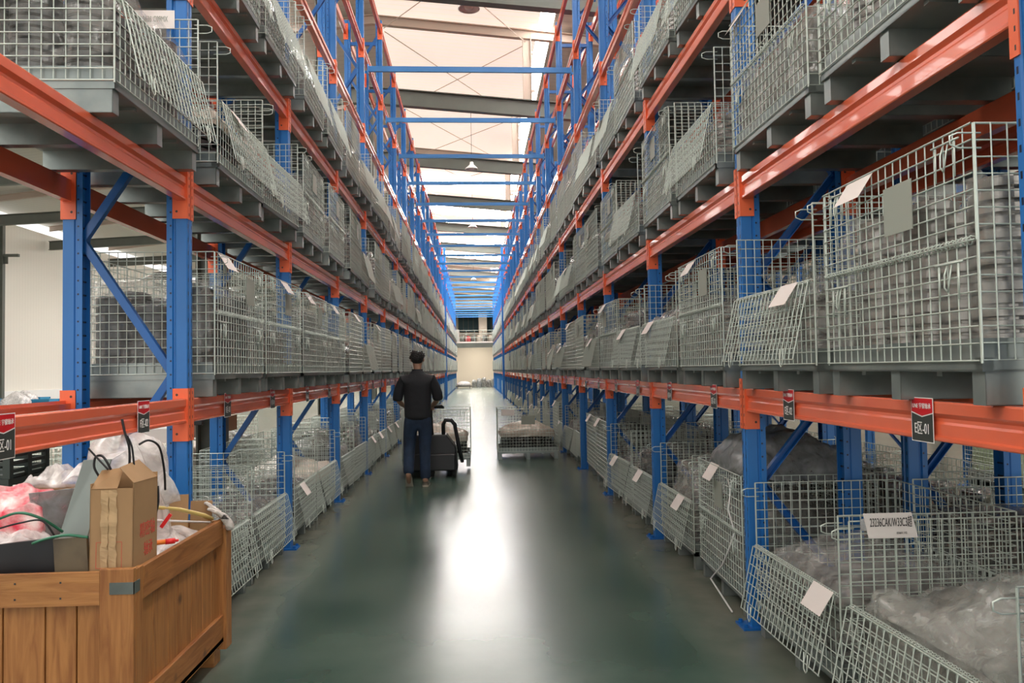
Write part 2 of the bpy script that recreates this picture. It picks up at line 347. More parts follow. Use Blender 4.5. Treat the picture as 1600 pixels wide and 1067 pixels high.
# steel frames every 6 m
def ibeam_x(b, x0, x1, zf, h, w_, y):
    for (h0, h1, hw) in ((0, .02, w_/2), (.02, h-.02, .006), (h-.02, h, w_/2)):
        a, c = zf(x0), zf(x1)
        b.add([(x0,y-hw,a+h0),(x1,y-hw,c+h0),(x1,y+hw,c+h0),(x0,y+hw,a+h0),(x0,y-hw,a+h1),(x1,y-hw,c+h1),(x1,y+hw,c+h1),(x0,y+hw,a+h1)],
              [(0,3,2,1),(4,5,6,7),(0,1,5,4),(1,2,6,5),(2,3,7,6),(3,0,4,7)])
FR = [8.0+6*i for i in range(12)]
for i, y in enumerate(FR):
    t = empty('steel_portal_frame', (0, y, 0)); tag(t, '%s dark steel roof frame from the camera, sloping girder above the racks' % ORD[i], 'roof frame', 'steel frames across the hall')
    b = MB(); ibeam_x(b, -2.7, 20, lambda x: 8.1-.085*x, .42, .2, 0); b.build('girder', 'steel', t)
    b = MB(); ibeam_x(b, -20, -2.7, lambda x: 8.33+.05*(x+2.7), .42, .2, 0); b.build('girder', 'steel', t)
    b = MB(); ibeam_x(b, -2.5, 20, lambda x: zroof(x)-.32, .24, .15, 0); b.build('rafter', 'pinksteel', t)
    b = MB(); ibeam_x(b, -20, -2.5, lambda x: zroof(x)-.32, .24, .15, 0); b.build('rafter', 'pinksteel', t)
    for x in ((-2.62, 12.0) if i != 4 else (-2.62, -20, 12.0)):
        b = MB(); b.box(x-.11, x+.11, -.008, .008, 0, 8.3); b.box(x-.13, x-.11, -.1, .1, 0, 8.3); b.box(x+.11, x+.13, -.1, .1, 0, 8.3)
        if x < -5: b.box(x+.13, x+.75, -.06, .06, 6.6, 6.72); b.box(x+.13, x+.3, -.01, .01, 6.3, 6.6)
        q = b.build('column', 'steel', t)
        if x < -5: q.location = (0, 2.2, 0)
    b = MB(); b.box(1.36, 1.54, -.008, .008, 8.4, 10.05); b.box(1.34, 1.36, -.09, .09, 8.4, 10.05); b.box(1.54, 1.56, -.09, .09, 8.4, 10.05)
    for z in (8.6, 9.1, 9.6): b.add([(1.56,-.02,z),(1.7,-.02,z+.06),(1.56,-.02,z+.08),(1.56,.02,z),(1.7,.02,z+.06),(1.56,.02,z+.08)], [(0,1,2),(5,4,3),(0,3,4,1),(1,4,5,2)])
    b.build('stub_post', 'pinksteel', t)
    if i < 11:
        for (p, q) in (((-2.2, .1, zroof(-2.2)-.45), (1.4, 5.9, zroof(1.4)-.45)), ((1.4, .1, zroof(1.4)-.45), (-2.2, 5.9, zroof(-2.2)-.45))):
            b = MB(); b.tube([p, q], .012, 5); b.build('bracing_rod', 'pinksteel', t)
# pendant lamps
for i in range(5):
    y = 14.8+10.4*i; t = empty('pendant_lamp', (-.02, y, 8.42 if i == 0 else 8.0)); tag(t, '%s small white pendant lamp from the camera, hanging over the aisle' % ORD[i], 'lamp', 'pendant lamps over the aisle')
    b = MB(); b.lathe([(.001, .2), (.05, .19), (.07, .1), (.2, -.02), (.21, -.05), (.19, -.045)], 20); b.build('lamp_shade', 'white', t, True)
    b = MB(); b.lathe([(.001, -.06), (.07, -.05), (.09, 0), (.05, .08)], 14); b.build('bulb', 'white', t, True)
    b = MB(); b.tube([(0, 0, .18), (0, 0, 2.2)], .008, 5); b.build('cord', 'black', t)
# end of the hall: mezzanine with railing, windows and pillar
t = empty('mezzanine', (0, 70, 0)); tag(t, 'mezzanine floor across the end of the aisle with a thin railing', 'mezzanine')
b = MB(); b.box(-9, 9, 0, 6.1, 3.74, 3.85); b.build('floor_slab', 'steel', t)
b = MB(); b.box(-9, 9, -.06, 0, 3.88, 4.0); b.build('edge_strip', 'paper', t)
b = MB(); b.box(-9, 9, -.05, .05, 3.47, 3.88); b.build('edge_beam', 'steel', t)
b = MB(); 
for z in (4.35, 4.7, 5.0): b.tube([(-9, .05, z), (9, .05, z)], .025, 6)
for i in range(25): b.tube([(-9+.75*i, .05, 3.85), (-9+.75*i, .05, 5.0)], .02, 6)
b.build('railing', 'wire', t)
M['tube'] = pm('added_light_glow', (.9, .9, .9)); M['tube'].node_tree.nodes['Principled BSDF'].inputs['Emission Color'].default_value = (1, .93, .82, 1); M['tube'].node_tree.nodes['Principled BSDF'].inputs['Emission Strength'].default_value = 85
for i, (x, y) in enumerate(((-1.6, 71.2), (1.6, 71.2), (4.5, 71.2), (-4.5, 71.2), (0, 73.6))):  # added lamps hidden behind the edge beam to brighten the end wall
    q = empty('added_light', (x, y, 3.63)); tag(q, 'added hidden light under the mezzanine, %s of five' % ORD[i], 'lamp', 'added hidden lights under the mezzanine')
    b = MB(); b.box(-.7, .7, -.08, .08, .04, .11); b.build('housing', 'white', q); b = MB(); b.box(-.66, .66, -.05, .05, 0, .04); b.build('tube', 'tube', q)
for i, (x0, x1) in enumerate(((-1.55, .35), (1.2, 2.9), (-4.6, -2.4))):
    o = MB(); o.box(x0, x1, 76.05, 76.2, 5.15, 6.75); w_ = struct(o.build('window_%d' % (20+i), 'curtain'))
    o = MB(); 
    for k in range(5): o.box(x0+(x1-x0)*k/4-.03, x0+(x1-x0)*k/4+.03, 76.0, 76.05, 5.1, 6.8)
    o.build('window_frame', 'steel', w_)
b = MB(); b.box(-9, 9, 72.5, 76.1, 7.0, 7.2); struct(b.build('trim_1', 'steel'))
b = MB(); b.box(.4, 1.15, 73.5, 74.2, 3.85, 7); struct(b.build('trim_2', 'beige'))
for i in range(13):
    x = -3.1+.5*i
    if i in (3,):
        b = MB(); b.box(-.22, .22, 0, .5, 0, 1.25); tag(b.build('storage_bin', 'paper', loc=(x, 70.6, 3.85)), 'tall white bin behind the mezzanine railing', 'bin')
    elif i == 5:
        b = MB(); b.lathe([(.001, .7), (.2, .6), (.26, .3), (.24, 0)], 12); tag(b.build('red_sack', 'redcloth', None, True, loc=(x, 70.6, 3.85)), 'red sack behind the mezzanine railing', 'sack')
    else:
        b = MB(); b.lathe([(.001, .75), (.18, .7), (.25, .35), (.22, 0)], 12); o = b.build('wrapped_bundle', ['greybag', 'beigebag'][i % 2], None, True, loc=(x, 70.6, 3.85))
        tag(o, '%s wrapped bundle along the mezzanine railing, counting from the window side' % ORD[i], 'bundle', 'bundles on the mezzanine')

# ------------------------------------------------------------ rack uprights
def post_profile(h):      # x 0 = aisle side; open at the back
    pr = [(0,-.036),(0,-.012),(.006,-.008),(.006,.008),(0,.012),(0,.036),(.004,.040),(.062,.040),(.068,.034),(.075,.034),(.08,.046),(.11,.046),(.11,.038),(.086,.038),
          (.086,-.038),(.11,-.038),(.11,-.046),(.08,-.046),(.075,-.034),(.068,-.034),(.062,-.040),(.004,-.040)]
    b = MB(); b.prism(pr, 2, .012, h); return b.mesh('post', 'post')
me_post = post_profile(TOP)
b = MB(); b.box(-.055, .13, -.075, .075, 0, .012)
for s_ in (-1, 1): b.lathe([(.001, .03), (.012, .03), (.012, .012)], 6, (-.032, s_*.05, 0))
me_foot = b.mesh('base_plate', 'blue')
def brace_mesh(p, q):
    b = MB(); p, q = V(p), V(q); d = (q-p); L = d.length
    side_ = V((0, 1, 0)); nrm = d.normalized().cross(side_)
    c = (p+q)/2; b.obox(c+side_*.018, d, side_, nrm, L/2, .002, .02)
    b.obox(c+nrm*.02, d, side_, nrm, L/2, .018, .0015); b.obox(c-nrm*.02, d, side_, nrm, L/2, .018, .0015)
    for e in (p, q): b.obox(e+V((0, -.022, 0)), (1, 0, 0), (0, 1, 0), (0, 0, 1), .008, .006, .008)
    return b.mesh('brace', 'blue')
DEPTH = .675
def zig(z0, dz):
    out = []; z = z0; fr = True
    while z+dz < TOP-.1:
        a = (.09, z) if fr else (DEPTH-.09, z); c = (DEPTH-.09, z+dz) if fr else (.09, z+dz)
        out.append(((a[0], 0, a[1]), (c[0], 0, c[1]))); fr = not fr; z += dz
    return out
BR = {'left': [brace_mesh(p, q) for p, q in [((DEPTH-.09,0,.02+.73),(.09,0,.05))]+[((DEPTH-.09,0,.76),(.09,0,1.5))]+
               [(((.09 if k % 2 == 0 else DEPTH-.09), 0, 1.5+.75*k), ((DEPTH-.09 if k % 2 == 0 else .09), 0, 2.25+.75*k)) for k in range(8)]],
      'right': [brace_mesh(p, q) for p, q in [((.09,0,.82),(DEPTH-.09,0,.2))]+[(((.09 if k % 2 == 0 else DEPTH-.09), 0, .82+.6*k), ((DEPTH-.09 if k % 2 == 0 else .09), 0, 1.42+.6*k)) for k in range(11)]]}
b = MB(); b.box(.11, DEPTH-.11, -.02, .02, 7.35, 7.41); me_tie = b.mesh('brace', 'blue')
def upright(s, k, x, y, label, grp):
    t = empty('upright_frame', (x, y, 0), 0 if s == 'right' else PI); tag(t, label, 'rack frame', grp)
    put(me_post, 'post', t); q = put(me_post, 'post', t, (DEPTH, 0, 0), PI)
    put(me_foot, 'base_plate', t); put(me_foot, 'base_plate', t, (DEPTH, 0, 0), PI)
    for m in BR[s]: put(m, 'brace', t)
    put(me_tie, 'brace', t); return t
for s in ('left', 'right'):
    X, Y, rz = side(s)
    for k in range(-1, NB):
        upright(s, k, X, Y+PITCH*k, 'blue upright frame of the %s rack, %s from the camera' % (s, ORD[k+1]), 'uprights of the %s rack' % s)
for k in range(-1, 9):
    upright('right', k, 2.50, YR+PITCH*k, 'blue upright frame of the back-to-back rack behind the right rack, %s along' % ORD[k+1], 'uprights of the rack behind')
for k in range(-1, 7):
    t = upright('right', k, 5.9, YR+PITCH*k, 'blue upright frame standing across the next aisle, %s along' % ORD[k+1], 'uprights beyond the next aisle'); t.scale = (1, 1, .94)
# the pair of plain blue columns half way down
for s, x in (('left', -1.495), ('right', 1.46)):
    b = MB(); b.box(-.06, .06, -.05, .05, 0, TOP); b.box(-.06, .06, -.07, .07, 0, .015)
    tag(b.build('blue_column', 'blue', bevel=.01, loc=(x, 40.45, 0)), 'plain blue column half way down, on the %s side of the aisle' % s, 'column')
# cross ties over the aisle
for k in range(0, NB):
    a = V((XL+.02, YL+PITCH*k, 6.0)); c = V((XR-.0, YR+PITCH*k, 6.0))
    b = MB(); d = c-a; b.obox((0, 0, 0), d, V((0, 0, 1)).cross(d), (0, 0, 1), d.length/2-.03, .02, .04)
    for e in (-1, 1): b.obox(d*.5*e*.975, d, V((0, 0, 1)).cross(d), (0, 0, 1), .01, .035, .065)
    o = b.build('cross_tie', 'bluepale', loc=(a+c)/2); tag(o, 'blue tie bar spanning the aisle between the racks, %s from the camera' % ORD[k], 'tie bar', 'tie bars over the aisle')

# ------------------------------------------------------------ rack beams
def beam_mesh():
    # x 0 = outer face towards the aisle, profile in x,z with the pressed groove
    pr = [(.003,0),(.0,.004),(.0,.014),(.008,.02),(.008,.058),(.013,.066),(.013,.078),(.005,.088),(.0,.094),(.0,.128),(.004,.134),(.022,.135),(.026,.118),(.05,.118),(.05,0)]
    b = MB(); h = PITCH/2-.046; b.prism(pr, 1, -h, h); return b.mesh('beam', 'orange')
me_beam = beam_mesh()
def conn_mesh(sgn):
    b = MB(); y1 = sgn*(PITCH/2-.042); y0 = sgn*(PITCH/2-.047); y2 = sgn*(PITCH/2-.008)
    lo, hi = min(y0, y1), max(y0, y1)
    b.box(-.008, .075, lo, hi, -.10, .19)                       # plate against the near face of the post
    b.box(-.008, -.003, min(y1, y2), max(y1, y2), -.10, .19)    # flange on the aisle face
    b.cur = 1
    for z in (-.075, -.02, .03, .085, .13, .165):
        b.box(-.0085, -.0075, sgn*(PITCH/2-.022)-.003, sgn*(PITCH/2-.022)+.003, z-.008, z+.008)
    for z in (-.06, .155):
        m_ = MB(); m_.lathe([(.001, 0), (.007, 0)], 10); m_.xf(Matrix.Translation((.052, lo-.0006 if sgn > 0 else hi+.0006, z)) @ Matrix.Rotation(PI/2, 4, 'X')); b.add(m_.v, m_.f)
        b.m[-len(m_.f):] = [1]*len(m_.f)
    return b.mesh('bracket', ['conn', 'ink'])
me_c = [conn_mesh(1), conn_mesh(-1)]
def beam(loc, rz, label, grp, full=True):
    if not full:
        o = put(me_bm, 'rack_beam', None, loc, rz); return tag(o, label, 'beam', grp)
    t = empty('rack_beam', loc, rz); tag(t, label, 'beam', grp)
    put(me_beam, 'beam_rail', t); put(me_c[0], 'bracket', t); put(me_c[1], 'bracket', t); return t
def join(*mes):
    v, f, mi, mats = [], [], [], []
    for me, mat4 in mes:
        o = len(v); v += [tuple(mat4 @ x.co) for x in me.vertices]
        for p in me.polygons:
            f.append(tuple(i+o for i in p.vertices)); mm = me.materials[p.material_index]
            if mm not in mats: mats.append(mm)
            mi.append(mats.index(mm))
    r = bpy.data.meshes.new('joined'); r.from_pydata(v, [], f)
    for m in mats: r.materials.append(m)
    r.polygons.foreach_set('material_index', mi); r.update(); return r
I4 = Matrix.Identity(4)
me_bm = join((me_beam, I4), (me_c[0], I4), (me_c[1], I4))
def yb(s, j): return (YR if s == 'right' else YL)+PITCH*(j-.5)
rest = []
for s in ('left', 'right'):
    sg = 1 if s == 'right' else -1; X = XR if sg > 0 else XL; rz = 0 if sg > 0 else PI
    for j in range(0, NB):
        for lv in range(1, 7):
            z = ZC[lv]+.10
            fr = (X-.008*sg+.011*sg, yb(s, j), z); bk = (X+(DEPTH)*sg, yb(s, j), z)
            if j < 18: beam(fr, rz, 'orange beam, %s rack, aisle side, %s level up, %s bay from camera' % (s, ORD[lv-1], ORD[j]), 'aisle-side beams of the %s rack' % s, j < 7)
            else: rest.append((fr, rz))
            if j < 6: beam(bk, rz+PI, 'orange beam, %s rack, rear side, %s level up, %s bay from camera' % (s, ORD[lv-1], ORD[j]), 'rear beams of the %s rack' % s, j < 3)
            else: rest.append((bk, rz+PI))
for j in range(0, 8):
    for lv in range(1, 7):
        rest.append(((2.503, yb('right', j), ZC[lv]+.1), 0)); rest.append(((2.5+DEPTH, yb('right', j), ZC[lv]+.1), PI))
        if j < 7: rest.append(((5.903, yb('right', j), ZC[lv]+.1), 0))
o = put(join(*[(me_beam if True else me_bm, Matrix.Translation(l) @ Matrix.Rotation(r, 4, 'Z')) for l, r in rest]), 'far_rack_beams')
tag(o, 'many orange rack beams far down the aisle and in the racks behind', 'beams'); o['kind'] = 'stuff'

# location signs on the first-level beams
def sign(s, y, zone, num, full, jl, hf=0):
    sg = 1 if s == 'right' else -1; x = (XR if sg > 0 else XL)-.0015*sg
    t = empty('location_sign', (x, y, 1.1335+.10+.068), 0 if sg > 0 else PI)
    tag(t, 'red and charcoal location sign on the %s rack, %s bay from camera, %s of two' % (s, ORD[jl], ('nearer', 'farther')[hf]), 'sign', 'location signs')
    hw, hh = .064, .074
    b = MB(); b.box(-.0012, 0, -hw-.003, hw+.003, -hh-.003, hh+.003); b.build('backing', 'wht', t)
    b = MB(); b.add([(-.0016, a, c) for a, c in ((-hw, hh), (hw, hh), (hw, .027), (0, .013), (-hw, .027))], [(0, 1, 2, 3, 4)]); b.build('red_panel', 'redsign', t)
    b = MB(); b.add([(-.0016, a, c) for a, c in ((-hw, .023), (0, .009), (hw, .023), (hw, -hh), (-hw, -hh))], [(0, 1, 2, 3, 4)]); b.build('charcoal_panel', 'blksign', t)
    if full:
        rot = (PI/2, 0, -PI/2)
        text('%s区-%02d' % (zone, num), .050, 'wht', t, (-.003, 0, -.032), rot, .66)
        text('UNE 宇骏轴承', .021, 'wht', t, (-.003, 0, .047), rot, .85)
for j in range(0, 8):
    for q, dy in ((0, -.64), (1, .53)):
        sign('right', yb('right', j)+dy, 'E', 2*j+q+1, j < 4, j, q)
        sign('left', yb('left', j)+(-.54 if q == 0 else .58), 'F', 2*j+q+1, j < 4, j, q)

# ------------------------------------------------------------ wire cages
# local frame: front face at x = 0 (towards the aisle), body x 0..0.8, y -.5...5
CW, CD, CH = .5, .80, .84
def panel(b, o, u, v, lu, lv, nu, nv, r, n, br=None):
    o, u, v = V(o), V(u), V(v); out = u.cross(v).normalized()*r
    for i in range(nu+1): b.wire(o+u*(lu*i/nu)+out, o+u*(lu*i/nu)+v*lv+out, (br or r) if i in (0, nu) else r, n)
    for i in range(nv+1): b.wire(o+v*(lv*i/nv)-out, o+v*(lv*i/nv)+u*lu-out, (br or r) if i in (0, nv) else r, n)
Z0 = .145
def latch(b, x, y, z):
    for dy in (-.03, .03): b.tube([(x-.008, y+dy*.4, z), (x-.016, y+dy*.5, z-.03), (x-.02, y+dy*.35, z-.07), (x-.016, y, z-.085)], .0028, 5)
    b.tube([(x-.01, y-.07, z+.004), (x-.012, y+.07, z+.004)], .0035, 5)
    b.tube([(x-.01, y-.05, z), (x-.012, y-.05, z-.11)], .003, 5); b.tube([(x-.01, y+.05, z), (x-.012, y+.05, z-.11)], .003, 5)
def cage_parts(r, n, det, opened):
    P = []; H = CH-Z0
    b = MB(); b.box(0, CD, -CW, CW, .10, .106)
    for y in (-CW, CW-.035): b.box(0, CD, y, y+.035, .10, .142)
    for x in (0, CD-.035): b.box(x, x+.035, -CW, CW, .10, .142)
    for y in (-.25, 0, .25): b.box(.02, CD-.02, y-.015, y+.015, .085, .10)
    P.append(('base_frame', b, 'galv', False))
    b = MB(); e = .012
    b.box(e, CD-e, -CW+e, -CW+e+.003, .142, .20); b.box(e, CD-e, CW-e-.003, CW-e, .142, .20)
    b.box(e, e+.003, -CW+e, CW-e, .142, .20); b.box(CD-e-.003, CD-e, -CW+e, CW-e, .142, .20); P.append(('tray_edge', b, 'galv', False))
    for y in (-CW+.005, -.03, CW-.065):
        b = MB(); b.box(.01, CD-.01, y, y+.003, 0, .10); b.box(.01, CD-.01, y+.057, y+.06, 0, .10); b.box(.01, CD-.01, y, y+.06, 0, .003)
        b.box(.01, .013, y, y+.06, 0, .1)
        P.append(('foot_channel', b, 'galv', False))
    for y in (-CW, CW):
        b = MB(); panel(b, (0, y, Z0-.01), (1, 0, 0), (0, 0, 1), CD, H+.01, 16, 14, r, n, r*1.35)
        if det:
            zt = CH-.05
            b.tube([(.02, y, zt+.02), (-.05, y, zt+.02), (-.075, y, zt+.01), (-.075, y, zt-.015), (-.05, y, zt-.025), (.02, y, zt-.025)], .003, 5)
        P.append(('side_panel', b, 'wire', True))
    b = MB(); panel(b, (CD, -CW, Z0), (0, 1, 0), (0, 0, 1), 2*CW, H, 20, 14, r, n, r*1.35); P.append(('back_panel', b, 'wire', True))
    zm = Z0+H*.5
    b = MB(); panel(b, (-.004, -CW, Z0-.012), (0, 1, 0), (0, 0, 1), 2*CW, zm-Z0+.012, 20, 7, r, n, r*1.2)
    for y in (-CW, CW): b.wire((0, y, Z0-.02), (0, y, CH), r*1.8, max(n, 5))
    P.append(('lower_front_panel', b, 'wire', True))
    b = MB()
    if opened:
        a = math.radians(13); d = V((-math.sin(a), 0, -math.cos(a))); panel(b, (-.022, -CW+.01, zm), (0, 1, 0), d, 2*CW-.02, H*.5, 20, 7, r, n, r*1.2)
    else:
        panel(b, (-.006, -CW, zm), (0, 1, 0), (0, 0, 1), 2*CW, H*.5, 20, 7, r, n, r*1.3)
    P.append(('upper_front_panel', b, 'wire', True))
    if det:
        b = MB(); T = 44; pts = []
        for i in range(T*7+1):
            a = 2*PI*i/7; pts.append((-.008+.013*math.cos(a), -CW+.01+(2*CW-.02)*i/(T*7), zm+.013*math.sin(a)))
        b.tube(pts, .002, 3); P.append(('hinge_coil', b, 'wire', True))
        if not opened:
            for y in (-CW+.13, CW-.13):
                b = MB(); latch(b, 0, y, CH-.03); P.append(('latch', b, 'wire', True))
            for y in (-CW+.13, CW-.13):
                b = MB(); latch(b, 0, y, zm-.06); P.append(('latch', b, 'wire', True))
        else:
            for y in (-CW+.14, CW-.14):
                b = MB(); x = -.022-math.sin(math.radians(13))*H*.5; z = zm-math.cos(math.radians(13))*H*.5
                b.tube([(x, y-.02, z+.05), (x-.005, y-.02, z-.02), (x-.005, y-.005, z-.035), (x-.005, y+.015, z-.02), (x, y+.02, z+.05)], .003, 5); P.append(('latch', b, 'wire', True))
    return P, zm
def proto_cage(opened):
    t = empty('wire_cage', (0, 0, -50)); P, zm = cage_parts(.0026, 6, True, opened)
    for nm, b, mt, sm in P: b.build(nm, mt, t, sm)
    return t
PROTO = {True: proto_cage(True), False: proto_cage(False)}
def merged(r, n, opened, skip=()):
    P, zm = cage_parts(r, n, False, opened); B_ = MB(); mats = ['galv', 'wire']
    for nm, b, mt, sm in P:
        if nm in skip: continue
        B_.cur = mats.index(mt); B_.add(b.v, b.f)
    return B_.mesh('wire_cage', mats)
MID = {o_: merged(.0028, 4, o_) for o_ in (True, False)}
def far_cage():
    b = MB(); b.cur = 0; b.box(0, CD, -CW, CW, .10, .142)
    for y in (-CW+.005, -.03, CW-.065): b.box(.01, CD-.01, y, y+.06, 0, .10)
    b.cur = 1
    for (o_, u, v, lu) in (((0, -CW, Z0), (0, 1, 0), (0, 0, 1), 2*CW), ((CD, -CW, Z0), (0, 1, 0), (0, 0, 1), 2*CW), ((0, -CW, Z0), (1, 0, 0), (0, 0, 1), CD), ((0, CW, Z0), (1, 0, 0), (0, 0, 1), CD)):
        panel(b, o_, u, v, lu, CH-Z0, 10, 7, .0045, 3)
    return b.mesh('far_cage', ['galv', 'wire'])
ME_FAR = far_cage()

# tags hanging on the cage fronts
def tag_mesh(kind, opened):
    b = MB(); 
    if kind == 'paper':     # white sheet folded over the top wire, hanging at an angle
        z = (Z0+(CH-Z0)*.5+.012) if opened else CH+.006; x = -.03 if opened else -.012
        y = .12; a = .55
        x -= .02; b.add([(x+.03, y-.1, z+.0), (x-.035, y-.1, z-.10), (x-.035, y+.1, z-.10), (x+.03, y+.1, z-.0),
               (x+.0315, y-.1, z+.0015), (x-.0335, y-.1, z-.0985), (x-.0335, y+.1, z-.0985), (x+.0315, y+.1, z+.0015)], [(0,1,2,3),(7,6,5,4),(0,4,5,1),(1,5,6,2),(2,6,7,3),(3,7,4,0)])
    else:
        b.box(-.020, -.017, -.14, .04, CH-.26, CH-.09)
    return b.mesh(kind, 'paper' if kind == 'paper' else 'plate')
TG = {(k, o_): tag_mesh(k, o_) for k in ('paper', 'plate') for o_ in (True, False)}

# ------------------------------------------------------------ loads
def stack_profile(r, h, rh):
    pr = [(.02, 0)]; z = 0
    while z < h-.001:
        pr += [(r-.005, z), (r, z+.003), (r, z+rh-.011), (r-.006, z+rh-.009), (r-.026, z+rh-.009), (r-.026, z+rh)]; z += rh
    pr += [(r-.03, z), (r-.034, z-.05)]
    return pr
def stacks(h, nx, ny, rh=.040, n=26, seed=0, wid=.9, dep=.7):
    rr = random.Random(seed); out = []
    r = min(wid/ny, dep/nx)/2-.004
    for i in range(nx):
        for j in range(ny):
            b = MB(); hh = max(rh, h-rr.choice((0, 0, 0, 1, 2))*rh); b.lathe(stack_profile(r, hh, rh), n)
            c = (.05+dep*(i+.5)/nx, -wid/2+wid*(j+.5)/ny, .146); b.xf(Matrix.Translation(c)); out.append(b)
    return out
def blob(x0, x1, y0, y1, z0, h, heap=.06, n=(14, 18, 8), amp=.02, sc_=7, seed=0):
    "closed crumpled bag surface"
    b = MB(); nx, ny, nz = n; idx = {}
    def P(u, v, w_):
        # rounded box
        x = x0+(x1-x0)*u; y = y0+(y1-y0)*v
        zt = h+heap*(math.sin(PI*u)*math.sin(PI*v))+.05*noise.noise(V((u*3, v*3, seed*2.3))); z = z0+zt*w_
        k = .035*(w_**4); cx, cy = (x0+x1)/2, (y0+y1)/2
        x += (cx-x)*k*4*abs(2*u-1)**2; y += (cy-y)*k*4*abs(2*v-1)**2
        return V((x, y, z))
    def vid(i, j, k):
        if (i, j, k) not in idx:
            idx[(i, j, k)] = len(b.v); p = P(i/nx, j/ny, k/nz); q = p*sc_+V((seed*5.1, seed, 0))
            p += (noise.noise_vector(q)*amp+noise.noise_vector(q*2.6)*amp*.6)*(0.25 if k == 0 else 1); p.z = max(p.z, z0); b.v.append(tuple(p))
        return idx[(i, j, k)]
    for i in range(nx):
        for j in range(ny): b.f.append((vid(i,j,nz), vid(i+1,j,nz), vid(i+1,j+1,nz), vid(i,j+1,nz)))
    for k in range(nz):
        for i in range(nx):
            b.f.append((vid(i,0,k), vid(i+1,0,k), vid(i+1,0,k+1), vid(i,0,k+1))); b.f.append((vid(i+1,ny,k), vid(i,ny,k), vid(i,ny,k+1), vid(i+1,ny,k+1)))
        for j in range(ny):
            b.f.append((vid(0,j+1,k), vid(0,j,k), vid(0,j,k+1), vid(0,j+1,k+1))); b.f.append((vid(nx,j,k), vid(nx,j+1,k), vid(nx,j+1,k+1), vid(nx,j,k+1)))
    b.m = [0]*len(b.f); return b
def load_proto(kind):
    t = empty('wrapped_load', (0, 0, -50))
    near = True
    if kind == 'tall':
        for b in stacks(.56, 3, 5, seed=1): b.build('ring_stack', 'ring', t, False)
        blob(.022, .778, -.475, .475, .147, .56, .06, amp=.018, n=(18, 24, 14), seed=1).build('plastic_film', 'film', t, True)
    elif kind == 'half':
        for b in stacks(.30, 3, 5, seed=2): b.build('ring_stack', 'ring', t, False)
        blob(.022, .778, -.475, .475, .147, .33, .10, amp=.024, n=(18, 24, 10), seed=2).build('plastic_film', 'film', t, True)
    elif kind == 'dark':
        for b in stacks(.50, 3, 4, .05, seed=3): b.build('ring_stack', 'ringd', t, False)
        blob(.022, .778, -.475, .475, .147, .53, .06, amp=.018, n=(18, 24, 12), seed=3).build('plastic_film', 'film', t, True)
    elif kind == 'bags':
        blob(.03, .77, -.46, .46, .147, .36, .14, amp=.03, seed=4, n=(22, 28, 10)).build('inner_bag', 'greybag', t, True)
        blob(.022, .778, -.475, .475, .147, .40, .16, amp=.03, seed=9, n=(18, 24, 10)).build('plastic_film', 'filmh', t, True)
    elif kind == 'beige':
        for b in stacks(.22, 3, 5, .05, seed=5): b.build('ring_stack', 'ringd', t, False)
        blob(.03, .77, -.46, .46, .37, .12, .12, amp=.025, seed=6, n=(22, 28, 6)).build('plastic_bag', 'beigebag', t, True)
    return t
KINDS_ = ['tall', 'half', 'dark', 'bags', 'beige']
LP = {k: load_proto(k) for k in KINDS_}
def far_load(kind):
    if kind in ('tall', 'dark', 'half'):
        B_ = MB(); h = {'tall': .56, 'dark': .5, 'half': .3}[kind]
        for b in stacks(h, 3, 5, .07, n=10, seed=3): B_.add(b.v, b.f)
        o = len(B_.f); f2 = blob(.03, .77, -.47, .47, .147, h-.02, .05, amp=.02, n=(8, 10, 5), seed=2); B_.cur = 1; B_.add(f2.v, f2.f)
        return B_.mesh('wrapped_load', ['ringd' if kind == 'dark' else 'ring', 'filmh'], True)
    return blob(.03, .77, -.47, .47, .147, .42, .14, amp=.03, n=(10, 12, 6), seed=4 if kind == 'bags' else 5).mesh('wrapped_load', 'greybag' if kind == 'bags' else 'beigebag', True)
LF = {k: far_load(k) for k in KINDS_}
DESC = {'tall': 'tall wrapped ring stacks', 'half': 'low wrapped ring stacks', 'dark': 'dark wrapped ring stacks', 'bags': 'grey bagged parts', 'beige': 'beige bag over rings'}
ncage = [0]
def place(loc, rz, opened, kind, where, near, g, tags=(), tdy=None):
    ncage[0] += 1
    st = 'open-fronted' if opened else 'closed'
    lab = 'grey %s wire cage, %s' % (st, where); ll = '%s, %s' % (DESC.get(kind, ''), where)
    if near:
        t = copy_tree(PROTO[opened], loc, rz)
    else:
        t = put(MID[opened], 'wire_cage', None, loc, rz)
    tag(t, lab, 'cage', 'wire cages '+g)
    for k in tags:
        if k == 'plate' and opened: continue
        o = put(TG[(k, opened)], 'paper_tag' if k == 'paper' else 'name_plate', t); 
        dy = R.uniform(-.12, .25); o.location = (0, (tdy or {}).get(k, dy), 0)
        o['label'] = 'white paper tag' if k == 'paper' else 'grey name plate'
    if kind:
        q = copy_tree(LP[kind], loc, rz) if near else put(LF[kind], 'wrapped_load', None, loc, rz)
        tag(q, ll, 'load', 'loads in cages '+g)
    return t
TIERZ = [0, ZC[1]+.236, ZC[2]+.236, ZC[3]+.236]
TN = ['floor', 'first level', 'second level', 'third level']
